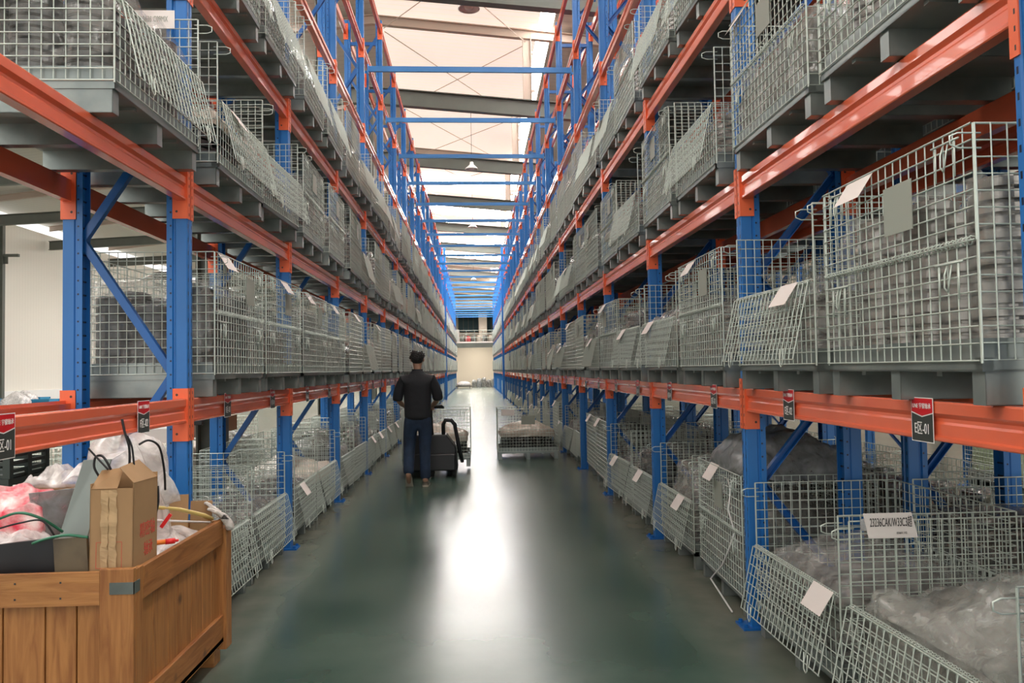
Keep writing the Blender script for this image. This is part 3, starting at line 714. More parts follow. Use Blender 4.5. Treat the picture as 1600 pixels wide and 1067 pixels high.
# what the photograph shows, bay by bay: (opened, load, tags)
O, Cl = True, False
SPEC = {
 ('right',0,0): [(O,'bags',()), (O,'half',('paper',))],
 ('right',0,1): [(Cl,'tall',('paper','plate')), (O,'half',('paper',))],
 ('right',0,2): [(Cl,'half',()), (Cl,'bags',('paper','plate'))],
 ('right',1,0): [(Cl,'bags',('paper','plate')), (O,'half',('paper',))],
 ('right',1,1): [(Cl,'half',('paper','plate')), (O,'bags',('paper',))],
 ('right',1,2): [(O,'half',()), (Cl,'bags',('paper','plate'))],
 ('right',1,3): [(O,'bags',()), (O,'half',())],
 ('right',2,1): [(O,'dark',('paper',)), (Cl,'bags',('paper','plate'))],
 ('right',2,0): [(O,'dark',('paper',)), (O,'half',('paper',))],
 ('left',0,2): [None, (O,'dark',())],
 ('left',0,1): [None, None],
 ('left',1,0): [(O,'bags',('paper',)), (O,'half',())],
 ('left',1,1): [(Cl,'dark',('paper','plate')), (Cl,'half',('paper','plate'))],
 ('left',1,2): [(O,'beige',('paper',)), (O,'half',())],
 ('left',1,3): [(O,'tall',()), (O,'dark',())],
 ('left',2,0): [(O,'half',('paper',)), (O,'beige',())],
 ('left',2,1): [(Cl,'tall',('paper','plate')), (Cl,'bags',('paper',))],
 ('left',2,2): [(Cl,'dark',('plate',)), (Cl,'bags',('plate',))],
 ('left',2,3): [(O,'bags',()), (O,'half',())],
}
farc = []
TDY = {('right',0,1,0): {'paper': .06, 'plate': -.05}, ('right',0,1,1): {'paper': -.39}, ('right',0,0,1): {'paper': -.5}, ('right',1,1,0): {'paper': .02, 'plate': -.1},
       ('right',1,0,0): {'paper': -.05, 'plate': .0}, ('right',1,0,1): {'paper': -.35}, ('right',0,2,1): {'paper': .2, 'plate': .02}}
for s in ('left', 'right'):
    sg = 1 if s == 'right' else -1; rz = 0 if sg > 0 else PI
    for j in range(0, NB):
        for tr in range(4):
            sp = SPEC.get((s, j, tr))
            if s == 'left' and j == 0 and tr == 0: continue      # the wooden crate stands there
            for h in (0, 1):
                if sp: 
                    if sp[h] is None: continue
                    op, kd, tg_ = sp[h]
                else:
                    op = R.random() < (.75 if tr == 0 else (.45 if tr == 3 else .2)); kd = R.choice(['tall', 'tall', 'dark', 'half', 'bags', 'bags', 'half', 'beige'])
                    tg_ = (('paper',) if R.random() < .6 else ())+(('plate',) if R.random() < .4 else ())
                    if tr == 3 and j == 0: continue
                y = yb(s, j)+(-.57 if h == 0 else .55)+(R.uniform(-.03, .03)); xx = (1.61 if tr == 0 else 1.495)+R.uniform(-.02, .02)
                if j == 0 and tr in (1, 2): y = yb(s, j)+(-.565 if h == 0 else .56); xx = 1.49
                if s == 'right' and j == 0 and tr == 0: xx = 1.56
                if s == 'right' and j == 0 and tr == 0: y = yb(s, j)+(-.565 if h == 0 else .56)
                loc = (xx*sg, y, TIERZ[tr])
                rzz = rz+(R.uniform(-.035, .035) if (j > 0 or tr == 0) else 0)
                if j <= 14:
                    where = '%s rack, %s, %s bay, %s half' % (s, TN[tr], ORD[j], 'nearer' if h == 0 else 'farther')
                    place(loc, rzz, op, kd, where, j <= 2, 'on the %s rack, %s' % (s, TN[tr]), tg_ if j < 12 else (), TDY.get((s, j, tr, h)))
                else: farc.append((loc, rzz, kd))
o = put(join(*[(ME_FAR, Matrix.Translation(l) @ Matrix.Rotation(r, 4, 'Z')) for l, r, k in farc]), 'far_wire_cages'); tag(o, 'rows of wire cages at the far end of both racks', 'cages'); o['kind'] = 'stuff'
o = put(join(*[(LF[k], Matrix.Translation(l) @ Matrix.Rotation(r, 4, 'Z')) for l, r, k in farc]), 'far_cage_contents'); tag(o, 'wrapped goods in the cages at the far end of both racks', 'goods'); o['kind'] = 'stuff'
# rack behind the right one
for j in range(0, 5):
    for h in (0, 1):
        for tr in (0, 1, 2):
            if j == 0 and tr == 0 and h == 0: continue
            where = 'rack behind right rack, %s, %s bay, %s half' % (TN[tr], ORD[j], 'nearer' if h == 0 else 'farther')
            kd = R.choice(['dark', 'bags', 'tall'])
            place((2.46, yb('right', j)+(-.57 if h == 0 else .55), TIERZ[tr]), 0, h == 1, kd, where, False, 'on the rack behind')
# across the next aisle: cages with pale green sheeting
for i in range(5):
    y = 3.4+1.35*i
    place((5.9, y, 0), 0, False, None, 'across next aisle behind the right rack, %s along' % ORD[i], False, 'across the next aisle')
    b = blob(5.95, 6.65, y-.45, y+.45, .15, .55, .15, amp=.03, seed=i); tag(b.build('green_sheet_bundle', 'green', None, True), 'pale green sheeting bundle in a cage across the next aisle, %s along' % ORD[i], 'bundle', 'green bundles across the next aisle')
# floor storage to the left of the left rack
nn = 0
for i in range(5):
    for k in range(4):
        x = -3.4-1.15*k; y = 5.2+1.7*i+R.uniform(-.1, .1)
        place((x, y, 0), PI+R.uniform(-.05, .05), k % 2 == 0, R.choice(['half', 'bags', 'beige', 'half']), 'floor behind left rack, %s row, %s from it' % (ORD[i], ORD[k]), False, 'on the open floor')
# dark crates stacked beyond the near left bay
for i in range(3):
    for k in range(2):
        for z in range(2):
            t = put(MID[False], 'wire_cage', None, (-3.2-1.05*i, 5.35+.95*k-1.0*(k), z*.86), PI/2) if False else None
def plastic_crate():
    b = MB(); x, y, h = .3, .2, .3
    b.box(-x, x, -y, y, 0, .02)
    for z in range(6):
        z0 = .03+z*.046
        for s_ in (-1, 1): b.box(-x, x, s_*y-.008, s_*y+.008, z0, z0+.022); b.box(s_*x-.008, s_*x+.008, -y, y, z0, z0+.022)
    for s_ in (-1, 1):
        for q in (-1, 0, 1): b.box(q*x*.98-.02, q*x*.98+.02, s_*y-.012, s_*y+.012, 0, h); b.box(s_*x-.012, s_*x+.012, q*y*.95-.02, q*y*.95+.02, 0, h)
    b.box(-x-.015, x+.015, -y-.015, -y+.01, h-.025, h); b.box(-x-.015, x+.015, y-.01, y+.015, h-.025, h); b.box(-x-.015, -x+.01, -y, y, h-.025, h); b.box(x-.01, x+.015, -y, y, h-.025, h)
    return b.mesh('plastic_crate', 'crate')
M['crate'] = pm('dark_green_grey_plastic', (.028, .042, .036), .45, var=.3, scale=4)
mpc = plastic_crate()
for i in range(5):
    for z in range(4):
        o = put(mpc, 'plastic_crate', None, (-3.05-.64*i, 5.0, .301*z), R.uniform(-.03, .03))
        tag(o, 'dark slatted crate behind left rack, %s column from the post, %s from floor' % (ORD[i], ORD[z]), 'crate', 'dark plastic crates')
# black board and brown carton on the cages behind the left rack
b = MB(); b.box(-.42, .42, -.02, .02, 0, .42); tag(b.build('black_board', 'black', bevel=.006, loc=(-3.0, 7.6, 1.02)), 'black board standing on the cages behind the left rack', 'board')
b = MB(); b.box(-.25, .25, -.35, .35, 0, .17); tag(b.build('brown_carton', 'card', bevel=.004, loc=(-3.0, 8.9, .86)), 'brown carton lying on a cage behind the left rack', 'carton')
b = MB(); b.box(-.25, .25, -.3, .3, 0, .13); tag(b.build('white_carton', 'paper', bevel=.004, loc=(-3.1, 7.9, .86)), 'white carton lying on a cage behind the left rack', 'carton')
# blue bins along the far left wall
for i in range(14):
    x = -18.6+R.uniform(-.5, .5)+(i % 3)*1.3; y = 26.0+1.5*i
    b = MB(); hh = R.choice((.5, .7, .9)); b.box(-.45, .45, -.35, .35, 0, .03)
    b.box(-.45, -.42, -.35, .35, .03, hh); b.box(.42, .45, -.35, .35, .03, hh); b.box(-.42, .42, -.35, -.32, .03, hh); b.box(-.42, .42, .32, .35, .03, hh); b.box(-.48, .48, -.38, -.35, hh-.07, hh); b.box(-.48, .48, .35, .38, hh-.07, hh)
    tag(b.build('blue_bin', 'tealbin', loc=(x, y, 0)), 'teal-blue bin by the white wall, %s from the camera' % ORD[i], 'bin', 'blue bins by the wall')
    if i % 2:
        b = blob(-.4, .4, -.3, .3, 0, .75, .25, amp=.04, seed=i); tag(b.build('white_sack', 'filmw', None, True, loc=(x+1.3, y+.4, 0)), 'white sack between the blue bins, %s from the camera' % ORD[i//2], 'sack', 'white sacks by the wall')
# pile of goods on the floor at the end of the aisle
for i in range(6):
    x = -.1+.42*i; b = blob(-.2, .2, -.3, .3, 0, .55+.1*(i % 3), .1, amp=.03, seed=20+i, n=(6, 6, 5))
    tag(b.build('wrapped_bundle', ['greybag', 'bagd', 'greybag'][i % 3], None, True, loc=(x, 68.5, 0)), 'wrapped bundle on the floor at the aisle end, %s from its left' % ORD[i], 'bundle', 'bundles at the aisle end')
b = MB(); b.lathe([(.001, .36), (.3, .34), (.55, .2), (.6, .1), (.5, 0)], 18); b.xf(Matrix.Diagonal((1, 1.4, 1, 1))); o = b.build('white_bundle', 'filmw', None, True, loc=(-.95, 64.5, .22)); tag(o, 'low white wrapped bundle on a trolley at the far aisle end', 'bundle')
b = MB(); b.box(-.65, .65, -.6, .6, .16, .22)
for a in (-.5, .5):
    for c in (-.45, .45): q = MB(); q.lathe([(.001,-.02),(.08,-.02),(.08,.02),(.001,.02)], 12); q.xf(Matrix.Translation((a, c, .08)) @ Matrix.Rotation(PI/2, 4, 'Y')); b.add(q.v, q.f)
tag(b.build('flat_trolley', 'black', loc=(-.95, 64.5, 0)), 'small flat trolley at the far aisle end', 'trolley')

# two cages standing in the aisle
def extra_cage(loc, rz, lab, lkind, llab, tags=()):
    t = copy_tree(PROTO[False], loc, rz); tag(t, lab, 'cage')
    q = copy_tree(LP[lkind], loc, rz); tag(q, llab, 'load'); return t
t = extra_cage((.86, 13.12, 0), PI/2, 'wire cage standing alone on the aisle floor, white and green tags', 'beige', 'beige bag over dark ring stacks in the lone aisle cage')
b = MB(); b.box(-.02, -.016, .22, .44, CH-.11, CH-.01); o = b.build('paper_tag', 'paper', t)
b = MB(); b.box(-.02, -.016, -.12, .11, CH-.26, CH-.12); o = b.build('name_plate', 'plate2', t) if 'plate2' in M else b.build('name_plate', 'plate', t)
t = extra_cage((-.585, 11.62, .085), PI/2, 'wire cage raised on the black pallet truck', 'beige', 'beige bag over dark rings in the cage on the truck')
b = MB(); b.box(-.02, -.016, .30, .48, .45, .56); b.build('paper_tag', 'paper', t)

# paper sign with part number, and other special tags near the camera
t = empty('paper_sign', (1.725, 3.240, .822), 0)
tag(t, 'white paper sign reading 23236CAK/W33C3超 clipped to a floor cage', 'sign')
b = MB(); b.add([(-.118,0,.052),(.090,0,.052),(.115,0,-.052),(-.096,0,-.052),(-.118,.002,.052),(.090,.002,.052),(.115,.002,-.052),(-.096,.002,-.052)], [(3,2,1,0),(4,5,6,7),(0,1,5,4),(1,2,6,5),(2,3,7,6),(3,0,4,7)]); b.build('sheet', 'paper', t)
text('23236CAK/W33C3超', .050, 'ink', t, (0, -.002, .012), (PI/2, 0, 0), .40)
text('036F1.V2', .013, 'ink', t, (.045, -.002, -.032), (PI/2, 0, 0), .9)
b = MB(); b.box(-.13, -.1, .001, .004, -.02, .03); b.build('clip', 'chrome', t)
t = empty('paper_sign', (-1.72, 4.30, 3.43), 0); tag(t, 'pale paper sign reading 510636 C09MX on a second-level cage', 'sign')
b = MB(); b.box(-.115, .115, 0, .002, -.05, .05); b.build('sheet', 'paper', t); text('510636 C09MX', .045, 'plate', t, (0, -.002, 0), (PI/2, 0, 0), .55)

# loose plastic heaped over the near right floor cages
b = blob(1.60, 2.30, 2.28, 3.22, .50, .06, .15, amp=.055, sc_=5, n=(30, 36, 5), seed=31); tag(b.build('plastic_sheet', 'filmh', None, True), 'crumpled clear plastic heaped out of the nearest right floor cage', 'plastic sheet')
b = blob(1.62, 2.3, 3.42, 4.3, .42, .08, .12, amp=.04, sc_=6, n=(24, 28, 4), seed=32); tag(b.build('plastic_sheet', 'film', None, True), 'clear plastic sheet inside the second right floor cage', 'plastic sheet')
b = blob(1.66, 2.36, 4.7, 5.62, .80, .14, .15, amp=.05, sc_=5, n=(24, 28, 5), seed=33); tag(b.build('plastic_sheet', 'bagd', None, True), 'dark plastic sheet piled on the cage past the first right post', 'plastic sheet')
b = blob(1.64, 2.1, 5.98, 6.6, .40, .25, .12, amp=.05, sc_=6, n=(20, 22, 6), seed=34); tag(b.build('plastic_bag', 'filmh', None, True), 'shiny plastic bag bulging from a floor cage by the second right post', 'plastic bag')
b = MB(); b.tube([(1.59, 4.95, .78), (1.575, 4.86, .72), (1.57, 4.90, .60), (1.575, 4.80, .48), (1.57, 4.90, .36), (1.57, 5.05, .22), (1.53, 5.18, .10), (1.53, 4.75, .012)], .006, 5)
tag(b.build('white_strap', 'white', None, True), 'loose white strap hanging on the closed floor cage past the first right post', 'strap')

# ------------------------------------------------------------ wooden crate with rubbish
cx1, cx0, cy0, cy1, cz = -1.325, -2.75, 3.13, 4.30, .745
t = empty('wooden_crate', ((cx0+cx1)/2, (cy0+cy1)/2, 0)); tag(t, 'open pine crate full of packaging waste under the near left beam', 'crate')
ox, oy = (cx0+cx1)/2, (cy0+cy1)/2; hx, hy = (cx1-cx0)/2, (cy1-cy0)/2
rr = random.Random(3)
y = -hy+.03
edges = [-hy+.07, -hy+.24, -hy+.40, -hy+.51, -hy+.68, -hy+.83, -hy+.96, hy-.07]
for a, c in zip(edges, edges[1:]):
    b = MB(); b.box(hx-.045, hx-.023, a+.003, c-.003, .14, cz-.02); b.build('side_plank', 'woodv', t, bevel=.003)
x = -hx; xe = [-hx+.05]
while xe[-1] < hx-.3: xe.append(xe[-1]+rr.uniform(.10, .17))
xe.append(hx-.1)
for a, c in zip(xe, xe[1:]):
    b = MB(); b.box(a+.003, c-.003, -hy+.023, -hy+.045, .14, cz-.02); b.build('front_plank', 'woodv', t, bevel=.003)
b = MB(); b.box(-hx+.05, hx-.05, hy-.045, hy-.02, .14, cz-.02); b.build('back_board', 'woodv', t)
b = MB(); b.box(-hx+.02, -hx+.045, -hy, hy, .14, cz-.02); b.build('side_board', 'woodv', t)
b = MB(); b.box(-hx, hx, -hy, hy, .11, .135); b.build('bottom_board', 'woodx', t)
b = MB(); b.box(-hx, hx-.13, -hy, -hy+.023, cz-.125, cz); b.cur = 1
for i in range(7):
    for z in (cz-.035, cz-.095): b.obox((-hx+.3+i*.17, -hy-.0005, z), (1,0,0), (0,1,0), (0,0,1), .0035, .001, .0035)
b.build('top_rail', ['woodx', 'ink'], t)
b = MB(); b.box(-hx, hx-.13, -hy, -hy+.023, .11, .22); b.build('bottom_rail', 'woodx', t, bevel=.004)
b = MB(); b.box(hx-.13, hx, -hy-.002, -hy+.023, .11, cz+.012); b.build('corner_post', 'woodv', t, bevel=.004)
b = MB(); b.box(hx-.023, hx, -hy+.023, -hy+.09, .11, cz+.005); b.build('corner_post', 'woodv', t, bevel=.004)
b = MB(); b.box(hx-.023, hx, -hy+.09, hy-.09, cz-.13, cz); b.build('top_rail', 'woody', t, bevel=.004)
b = MB(); b.box(hx-.023, hx, -hy+.09, hy-.09, .11, .25); b.build('bottom_rail', 'woody', t, bevel=.004)
b = MB(); b.box(hx-.03, hx+.014, hy-.09, hy, .07, cz-.05); b.build('corner_post', 'woodv', t, bevel=.004)
b = MB(); b.box(-hx, -hx+.1, hy-.1, hy, .07, cz); b.build('corner_post', 'woodv', t, bevel=.004)
for y in (-hy+.05, 0, hy-.1):
    b = MB(); b.box(-hx, hx-.03, y-.05, y+.05, 0, .11); b.build('skid', 'woodx', t, bevel=.004)
b = MB(); b.box(hx-.09, hx+.003, -hy-.005, -hy-.002, cz-.085, cz-.04); b.box(hx, hx+.003, -hy-.005, -hy+.05, cz-.085, cz-.04); b.cur = 0
b.build('steel_corner_strap', 'galvd', t)
# things in the crate
def W(x, y, z): return (x, y, z)
t = empty('cardboard_box', (-1.447, 3.325, .63), .04); t.rotation_euler = (-.03, .0, .04); tag(t, 'tall upright brown cardboard box with torn tape and red print', 'box')
b = MB(); bx, by, bh = .083, .13, .44
b.box(-bx, bx, -by, -by+.004, 0, bh-.02); b.box(-bx, bx, by-.004, by, 0, bh+.02); b.box(-bx, -bx+.004, -by, by, 0, bh); b.box(bx-.004, bx, -by, by, 0, bh); b.box(-bx, bx, -by, by, 0, .005)
b.build('carton_body', 'card', t)
b = MB(); b.add([(-bx,-by,bh-.02),(.02,-by,bh-.02),(.012,-by+.09,bh+.055),(-bx+.006,-by+.09,bh+.045),(-bx,-by,bh-.024),(.02,-by,bh-.024),(.012,-by+.09,bh+.051),(-bx+.006,-by+.09,bh+.041)], [(0,1,2,3),(7,6,5,4),(0,4,5,1),(1,5,6,2),(2,6,7,3),(3,7,4,0)]); b.build('flap', 'card', t)
b = MB(); b.add([(bx,-by,bh),(bx,by,bh),(.012,by-.02,bh+.075),(.016,-by+.03,bh+.06),(bx,-by,bh-.004),(bx,by,bh-.004),(.012,by-.02,bh+.071),(.016,-by+.03,bh+.056)], [(0,1,2,3),(7,6,5,4),(0,4,5,1),(1,5,6,2),(2,6,7,3),(3,7,4,0)]); b.build('flap', 'card', t)
for (x0, x1) in ((-.040, -.013), (-.010, .020)):
    b = MB(); n_s = 26; L_ = []; Rr = []
    for i in range(n_s+1):
        z = bh-.025-(bh-.03)*i/n_s; L_.append((x0+rr.uniform(-.002, .002), -by-.003-.003*math.sin(i*.9), z)); Rr.append((x1+rr.uniform(-.004, .004), -by-.004+.002*math.sin(i*1.3), z))
    b.add(L_+Rr, [(i, i+1, n_s+2+i, n_s+1+i) for i in range(n_s)]); b.build('torn_strip', 'cardin', t)
b = MB()
for (a, c, d, e) in ((-.058, .04, .21, .2115), (-.058, .04, .11, .1115), (-.058, -.0565, .11, .21), (.0385, .04, .11, .21)): b.box(a, c, -by-.0008, -by, d, e)
b.build('printed_frame', 'redp', t)
text('精密轴', .066, 'redp', t, (bx+.0006, .02, .235), (PI/2, 0, PI/2), .85, 'red_characters'); text('轴承', .062, 'redp', t, (bx+.0006, .03, .155), (PI/2, 0, PI/2), .8, 'red_characters')
# plastic sheet behind the carton
def sheet(name, pts, mat, label, cat, amp=.02, n=(14, 14), seed=0, sub=2):
    "crumpled sheet spanned by a 4-corner patch, given real thickness"
    b = MB(); A, B2, C2, D2 = [V(p) for p in pts]
    for i in range(n[0]+1):
        for j in range(n[1]+1):
            u, v = i/n[0], j/n[1]; p = (A*(1-u)+B2*u)*(1-v)+(D2*(1-u)+C2*u)*v
            q = p*6+V((seed, seed*2, 0)); p = p+noise.noise_vector(q)*amp*2+noise.noise_vector(q*3)*amp; b.v.append(tuple(p))
    m_ = n[1]+1; b.f = [(i*m_+j, (i+1)*m_+j, (i+1)*m_+j+1, i*m_+j+1) for i in range(n[0]) for j in range(n[1])]; b.m = [0]*len(b.f)
    o = b.build(name, mat, None, True); s_ = o.modifiers.new('thick', 'SOLIDIFY'); s_.thickness = .002
    return tag(o, label, cat)
b = MB(); b.lathe([(.02, .27), (.10, .262), (.16, .21), (.19, .12), (.20, .0), (.19, -.12), (.21, -.3)], 40); b.xf(Matrix.Diagonal((1.0, .8, 1, 1)))
me = b.mesh('plastic_bag', 'filmw', True); 
for k in range(1): crumple(me, .045, 5, 3)
o = put(me, 'plastic_bag', None, (-1.64, 3.78, .96)); o.modifiers.new('sub', 'SUBSURF').levels = 1; tag(o, 'big crumpled white plastic bag behind the tall cardboard box', 'plastic bag')
sheet('plastic_flap', [(-1.52, 3.62, 1.19), (-1.44, 3.66, 1.14), (-1.36, 3.72, .93), (-1.42, 3.70, .91)], 'filmw', 'white plastic flap hanging beside the tall cardboard box', 'plastic sheet', .012, seed=4)
sheet('plastic_flap', [(-1.56, 3.60, 1.18), (-1.70, 3.55, 1.13), (-1.80, 3.52, 1.04), (-1.64, 3.50, 1.08)], 'filmw', 'white plastic corner sticking out left of the tall box', 'plastic sheet', .012, seed=8)
b = MB(); b.obox((-1.675, 3.44, .92), (1, .2, .0), (-.2, 1, -.25), (.22, .2, 1), .055, .008, .23); tag(b.build('grey_board', 'grb', bevel=.002), 'flat grey-green board leaning left of the tall cardboard box', 'board')
b = MB(); b.obox((-1.84, 3.24, .775), (1, .02, .10), (0, 1, 0), (-.1, 0, 1), .17, .008, .07); tag(b.build('dark_board', 'black', bevel=.002), 'long black board lying in the crate behind its front rail', 'board')
b = MB(); b.obox((-1.605, 3.225, .785), (1, .0, .06), (0, 1, 0), (-.06, 0, 1), .065, .010, .078); tag(b.build('stained_board', 'dark', bevel=.002), 'brown-stained board beside the tall cardboard box', 'board')
M['redpack'] = pm('red_and_white_printed_plastic', (.74, .60, .57), .3, col2=(.66, .03, .07), scale=13, bump=.8, bscale=14)
b = blob(-.16, .16, -.14, .14, 0, .24, .08, amp=.03, sc_=8, n=(20, 20, 9), seed=41); o = b.build('printed_package', 'redpack', None, True, loc=(-2.0, 3.62, .70)); o.rotation_euler = (0, -.3, .1); tag(o, 'crumpled red and white printed plastic package in the crate', 'package')
b = MB(); b.obox((-1.84, 3.60, .88), (.75, .8, 0), (.7, -.6, .0), (-.22, .1, 1), .11, .006, .12); tag(b.build('grey_wrapped_panel', 'bagd', bevel=.002), 'dark film-wrapped panel leaning beside the red and white package', 'panel')
b = blob(-.15, .15, -.10, .10, 0, .08, .05, amp=.03, sc_=9, n=(14, 14, 5), seed=43); o = b.build('crumpled_paper', 'filmw', None, True, loc=(-1.93, 3.40, .73)); tag(o, 'crumpled white wrapping behind the long black board', 'wrapping')
b = blob(-.12, .12, -.10, .10, 0, .05, .05, amp=.03, sc_=10, n=(12, 12, 5), seed=44); o = b.build('crumpled_paper', 'filmw', None, True, loc=(-2.10, 4.08, .955)); tag(o, 'crumpled pale wrapping on top of the rear carton', 'wrapping')
b = MB(); b.box(-.12, .12, -.08, .08, 0, .25); tag(b.build('rear_carton', 'card', bevel=.003, loc=(-2.10, 4.08, .70)), 'brown carton at the back of the crate beside the blue post', 'carton')
for k, (x, y, z, w2, h2, rz) in enumerate(((-1.57, 4.12, .62, .09, .265, .1), (-1.44, 4.20, .62, .055, .22, 0), (-1.88, 3.95, .68, .12, .22, .2))):
    b = MB(); b.box(-w2, w2, -.004, .004, 0, h2); o = b.build('cardboard_sheet', 'card', loc=(x, y, z)); o.rotation_euler = (-.1, 0, rz)
    tag(o, ['wide cardboard sheet standing at the rear corner of the crate', 'short dark cardboard sheet at the rear corner of the crate', 'cardboard sheet leaning left of the plastic bag'][k], 'cardboard')
b = blob(-.14, .07, -.3, .28, 0, .08, .05, amp=.03, sc_=9, n=(14, 18, 4), seed=45); o = b.build('crumpled_paper', 'filmw', None, True, loc=(-1.44, 3.82, .62)); tag(o, 'crumpled white paper and film along the aisle side of the crate', 'wrapping')
b = MB()
for q in (0, .014): b.tube([(-1.50-q, 3.62, .915), (-1.42-q, 3.85, .86), (-1.36-q, 4.02, .80), (-1.345-q, 4.10, .765)], .009, 6)
tag(b.build('yellow_strip', 'tape', None, True), 'yellow plastic strip sticking out by the glove', 'strip')
b = MB(); b.tube([(-1.50, 3.62, .855), (-1.345, 4.06, .755)], .006, 6); tag(b.build('white_strip', 'wht', None, True), 'thin white strip below the yellow one', 'strip')
t = empty('marker_tube', (-1.385, 3.56, .765)); tag(t, 'orange tube with a red cap lying in the crate', 'tube')
b = MB(); b.tube([(-.06, -.02, 0), (.01, .01, 0)], .011, 12); b.build('tube_body', 'orangep', t, True)
b = MB(); b.tube([(.01, .01, 0), (.045, .028, 0)], .0125, 12); b.tube([(.045, .028, 0), (.058, .034, 0)], .006, 8); b.build('cap', 'redpl', t, True)
b = MB(); b.obox((-1.43, 3.72, .83), (.5, .2, .75), (0, 1, 0), (-.75, 0, .5), .035, .003, .008); tag(b.build('red_ribbon', 'redpl'), 'red plastic ribbon beside the yellow strip', 'ribbon')
# glove
t = empty('work_glove', (-1.335, 4.20, .765), .2); t.rotation_euler = (0, .5, .2); tag(t, 'white knitted work glove draped over the crate corner', 'glove')
def skinned(name, chains, mat, parent, sub=2, root=0):
    me = bpy.data.meshes.new(name); vs_, es, rd = [], [], []
    key = {}
    for ch in chains:
        prev = None
        for (p, r) in ch:
            k = tuple(round(a, 4) for a in p)
            if k not in key: key[k] = len(vs_); vs_.append(p); rd.append(r)
            i = key[k]
            if prev is not None and prev != i: es.append((prev, i))
            prev = i
    me.from_pydata(vs_, es, []); me.materials.append(M[mat]); o = bpy.data.objects.new(name, me); C.objects.link(o)
    if parent: o.parent = parent
    s_ = o.modifiers.new('skin', 'SKIN'); s_.use_smooth_shade = True
    for i, r in enumerate(rd):
        sv = me.skin_vertices[0].data[i]; sv.radius = (r, r) if not isinstance(r, tuple) else r; sv.use_root = (i == root)
    u = o.modifiers.new('sub', 'SUBSURF'); u.levels = sub; u.render_levels = sub
    return o
skinned('knit', [[((.085, .0, -.05), .030), ((.05, .0, -.012), (.034, .022)), ((.01, 0, 0), (.040, .018)), ((-.02, 0, .005), (.036, .015))],
                 [((-.02, 0, .005), (.036, .015)), ((-.045, .030, .012), .0105), ((-.07, .038, .014), .010), ((-.09, .04, .008), .009)],
                 [((-.02, 0, .005), (.036, .015)), ((-.05, .010, .016), .0105), ((-.08, .012, .022), .010), ((-.105, .012, .018), .009)],
                 [((-.02, 0, .005), (.036, .015)), ((-.05, -.010, .014), .0105), ((-.075, -.014, .025), .010), ((-.10, -.016, .03), .009)],
                 [((-.02, 0, .005), (.036, .015)), ((-.04, -.030, .010), .0105), ((-.062, -.038, .012), .009), ((-.075, -.042, .006), .008)],
                 [((.01, 0, 0), (.040, .018)), ((.0, -.045, .01), .012), ((-.02, -.065, .018), .010), ((-.035, -.07, .02), .009)]], 'glove', t)
# straps
def strap(pts, mat, label, r=.006):
    b = MB(); P = [V(p) for p in pts]; Q = []
    for i in range(len(P)-1):
        p0, p1, p2, p3 = P[max(i-1, 0)], P[i], P[i+1], P[min(i+2, len(P)-1)]
        for k in range(8):
            u = k/8; Q.append(.5*((2*p1)+(p2-p0)*u+(2*p0-5*p1+4*p2-p3)*u*u+(3*p1-p0-3*p2+p3)*u**3))
    Q.append(P[-1]); b.tube(Q, r, 6); return tag(b.build('packing_strap', mat, None, True), label, 'strap')
strap([(-1.44, 3.36, 1.12), (-1.437, 3.35, 1.20), (-1.452, 3.34, 1.27), (-1.462, 3.34, 1.32)], 'strap', 'black strap rising highest, in front of the orange beam', .005)
strap([(-1.425, 3.37, 1.12), (-1.43, 3.36, 1.20), (-1.445, 3.35, 1.25)], 'strap', 'short black strap beside the highest one', .004)
strap([(-1.535, 3.30, 1.09), (-1.55, 3.29, 1.13), (-1.545, 3.29, 1.17), (-1.52, 3.29, 1.175), (-1.50, 3.29, 1.15), (-1.485, 3.30, 1.11)], 'strap', 'black strap loop on top of the tall cardboard box', .005)
strap([(-1.49, 3.28, 1.12), (-1.53, 3.27, 1.17), (-1.56, 3.26, 1.21)], 'strap', 'black strap crossing in front of the strap loop', .004)
strap([(-1.46, 3.50, 1.20), (-1.43, 3.53, 1.215), (-1.405, 3.58, 1.18), (-1.40, 3.62, 1.08), (-1.41, 3.66, .98)], 'strap', 'black strap curling over the plastic bag', .005)
strap([(-1.39, 3.49, .78), (-1.388, 3.49, .88), (-1.378, 3.50, .95), (-1.38, 3.50, 1.02)], 'strap', 'upright black strap on the aisle side of the tall box', .005)
strap([(-2.3, 3.30, .84), (-2.05, 3.29, .90), (-1.93, 3.28, .93), (-1.84, 3.28, .955), (-1.76, 3.30, .925), (-1.71, 3.36, .86)], 'gstrap', 'long green strap arching over the red and white package', .006)
strap([(-1.75, 3.21, .845), (-1.70, 3.21, .862), (-1.62, 3.21, .875), (-1.54, 3.22, .862)], 'gstrap', 'short green strap resting on the dark board', .006)
strap([(-1.90, 3.25, .90), (-1.82, 3.25, .92), (-1.74, 3.26, .925), (-1.70, 3.28, .86)], 'strap', 'thin black strap across the red and white package', .004)

# ------------------------------------------------------------ person
P0 = V((-.755, 10.30, 0))
per = empty('person', P0); tag(per, 'person with black hair, black shirt and jeans walking away behind the pallet truck', 'person')
def sk(name, chains, mat, sub=2): return skinned(name, chains, mat, per, sub)
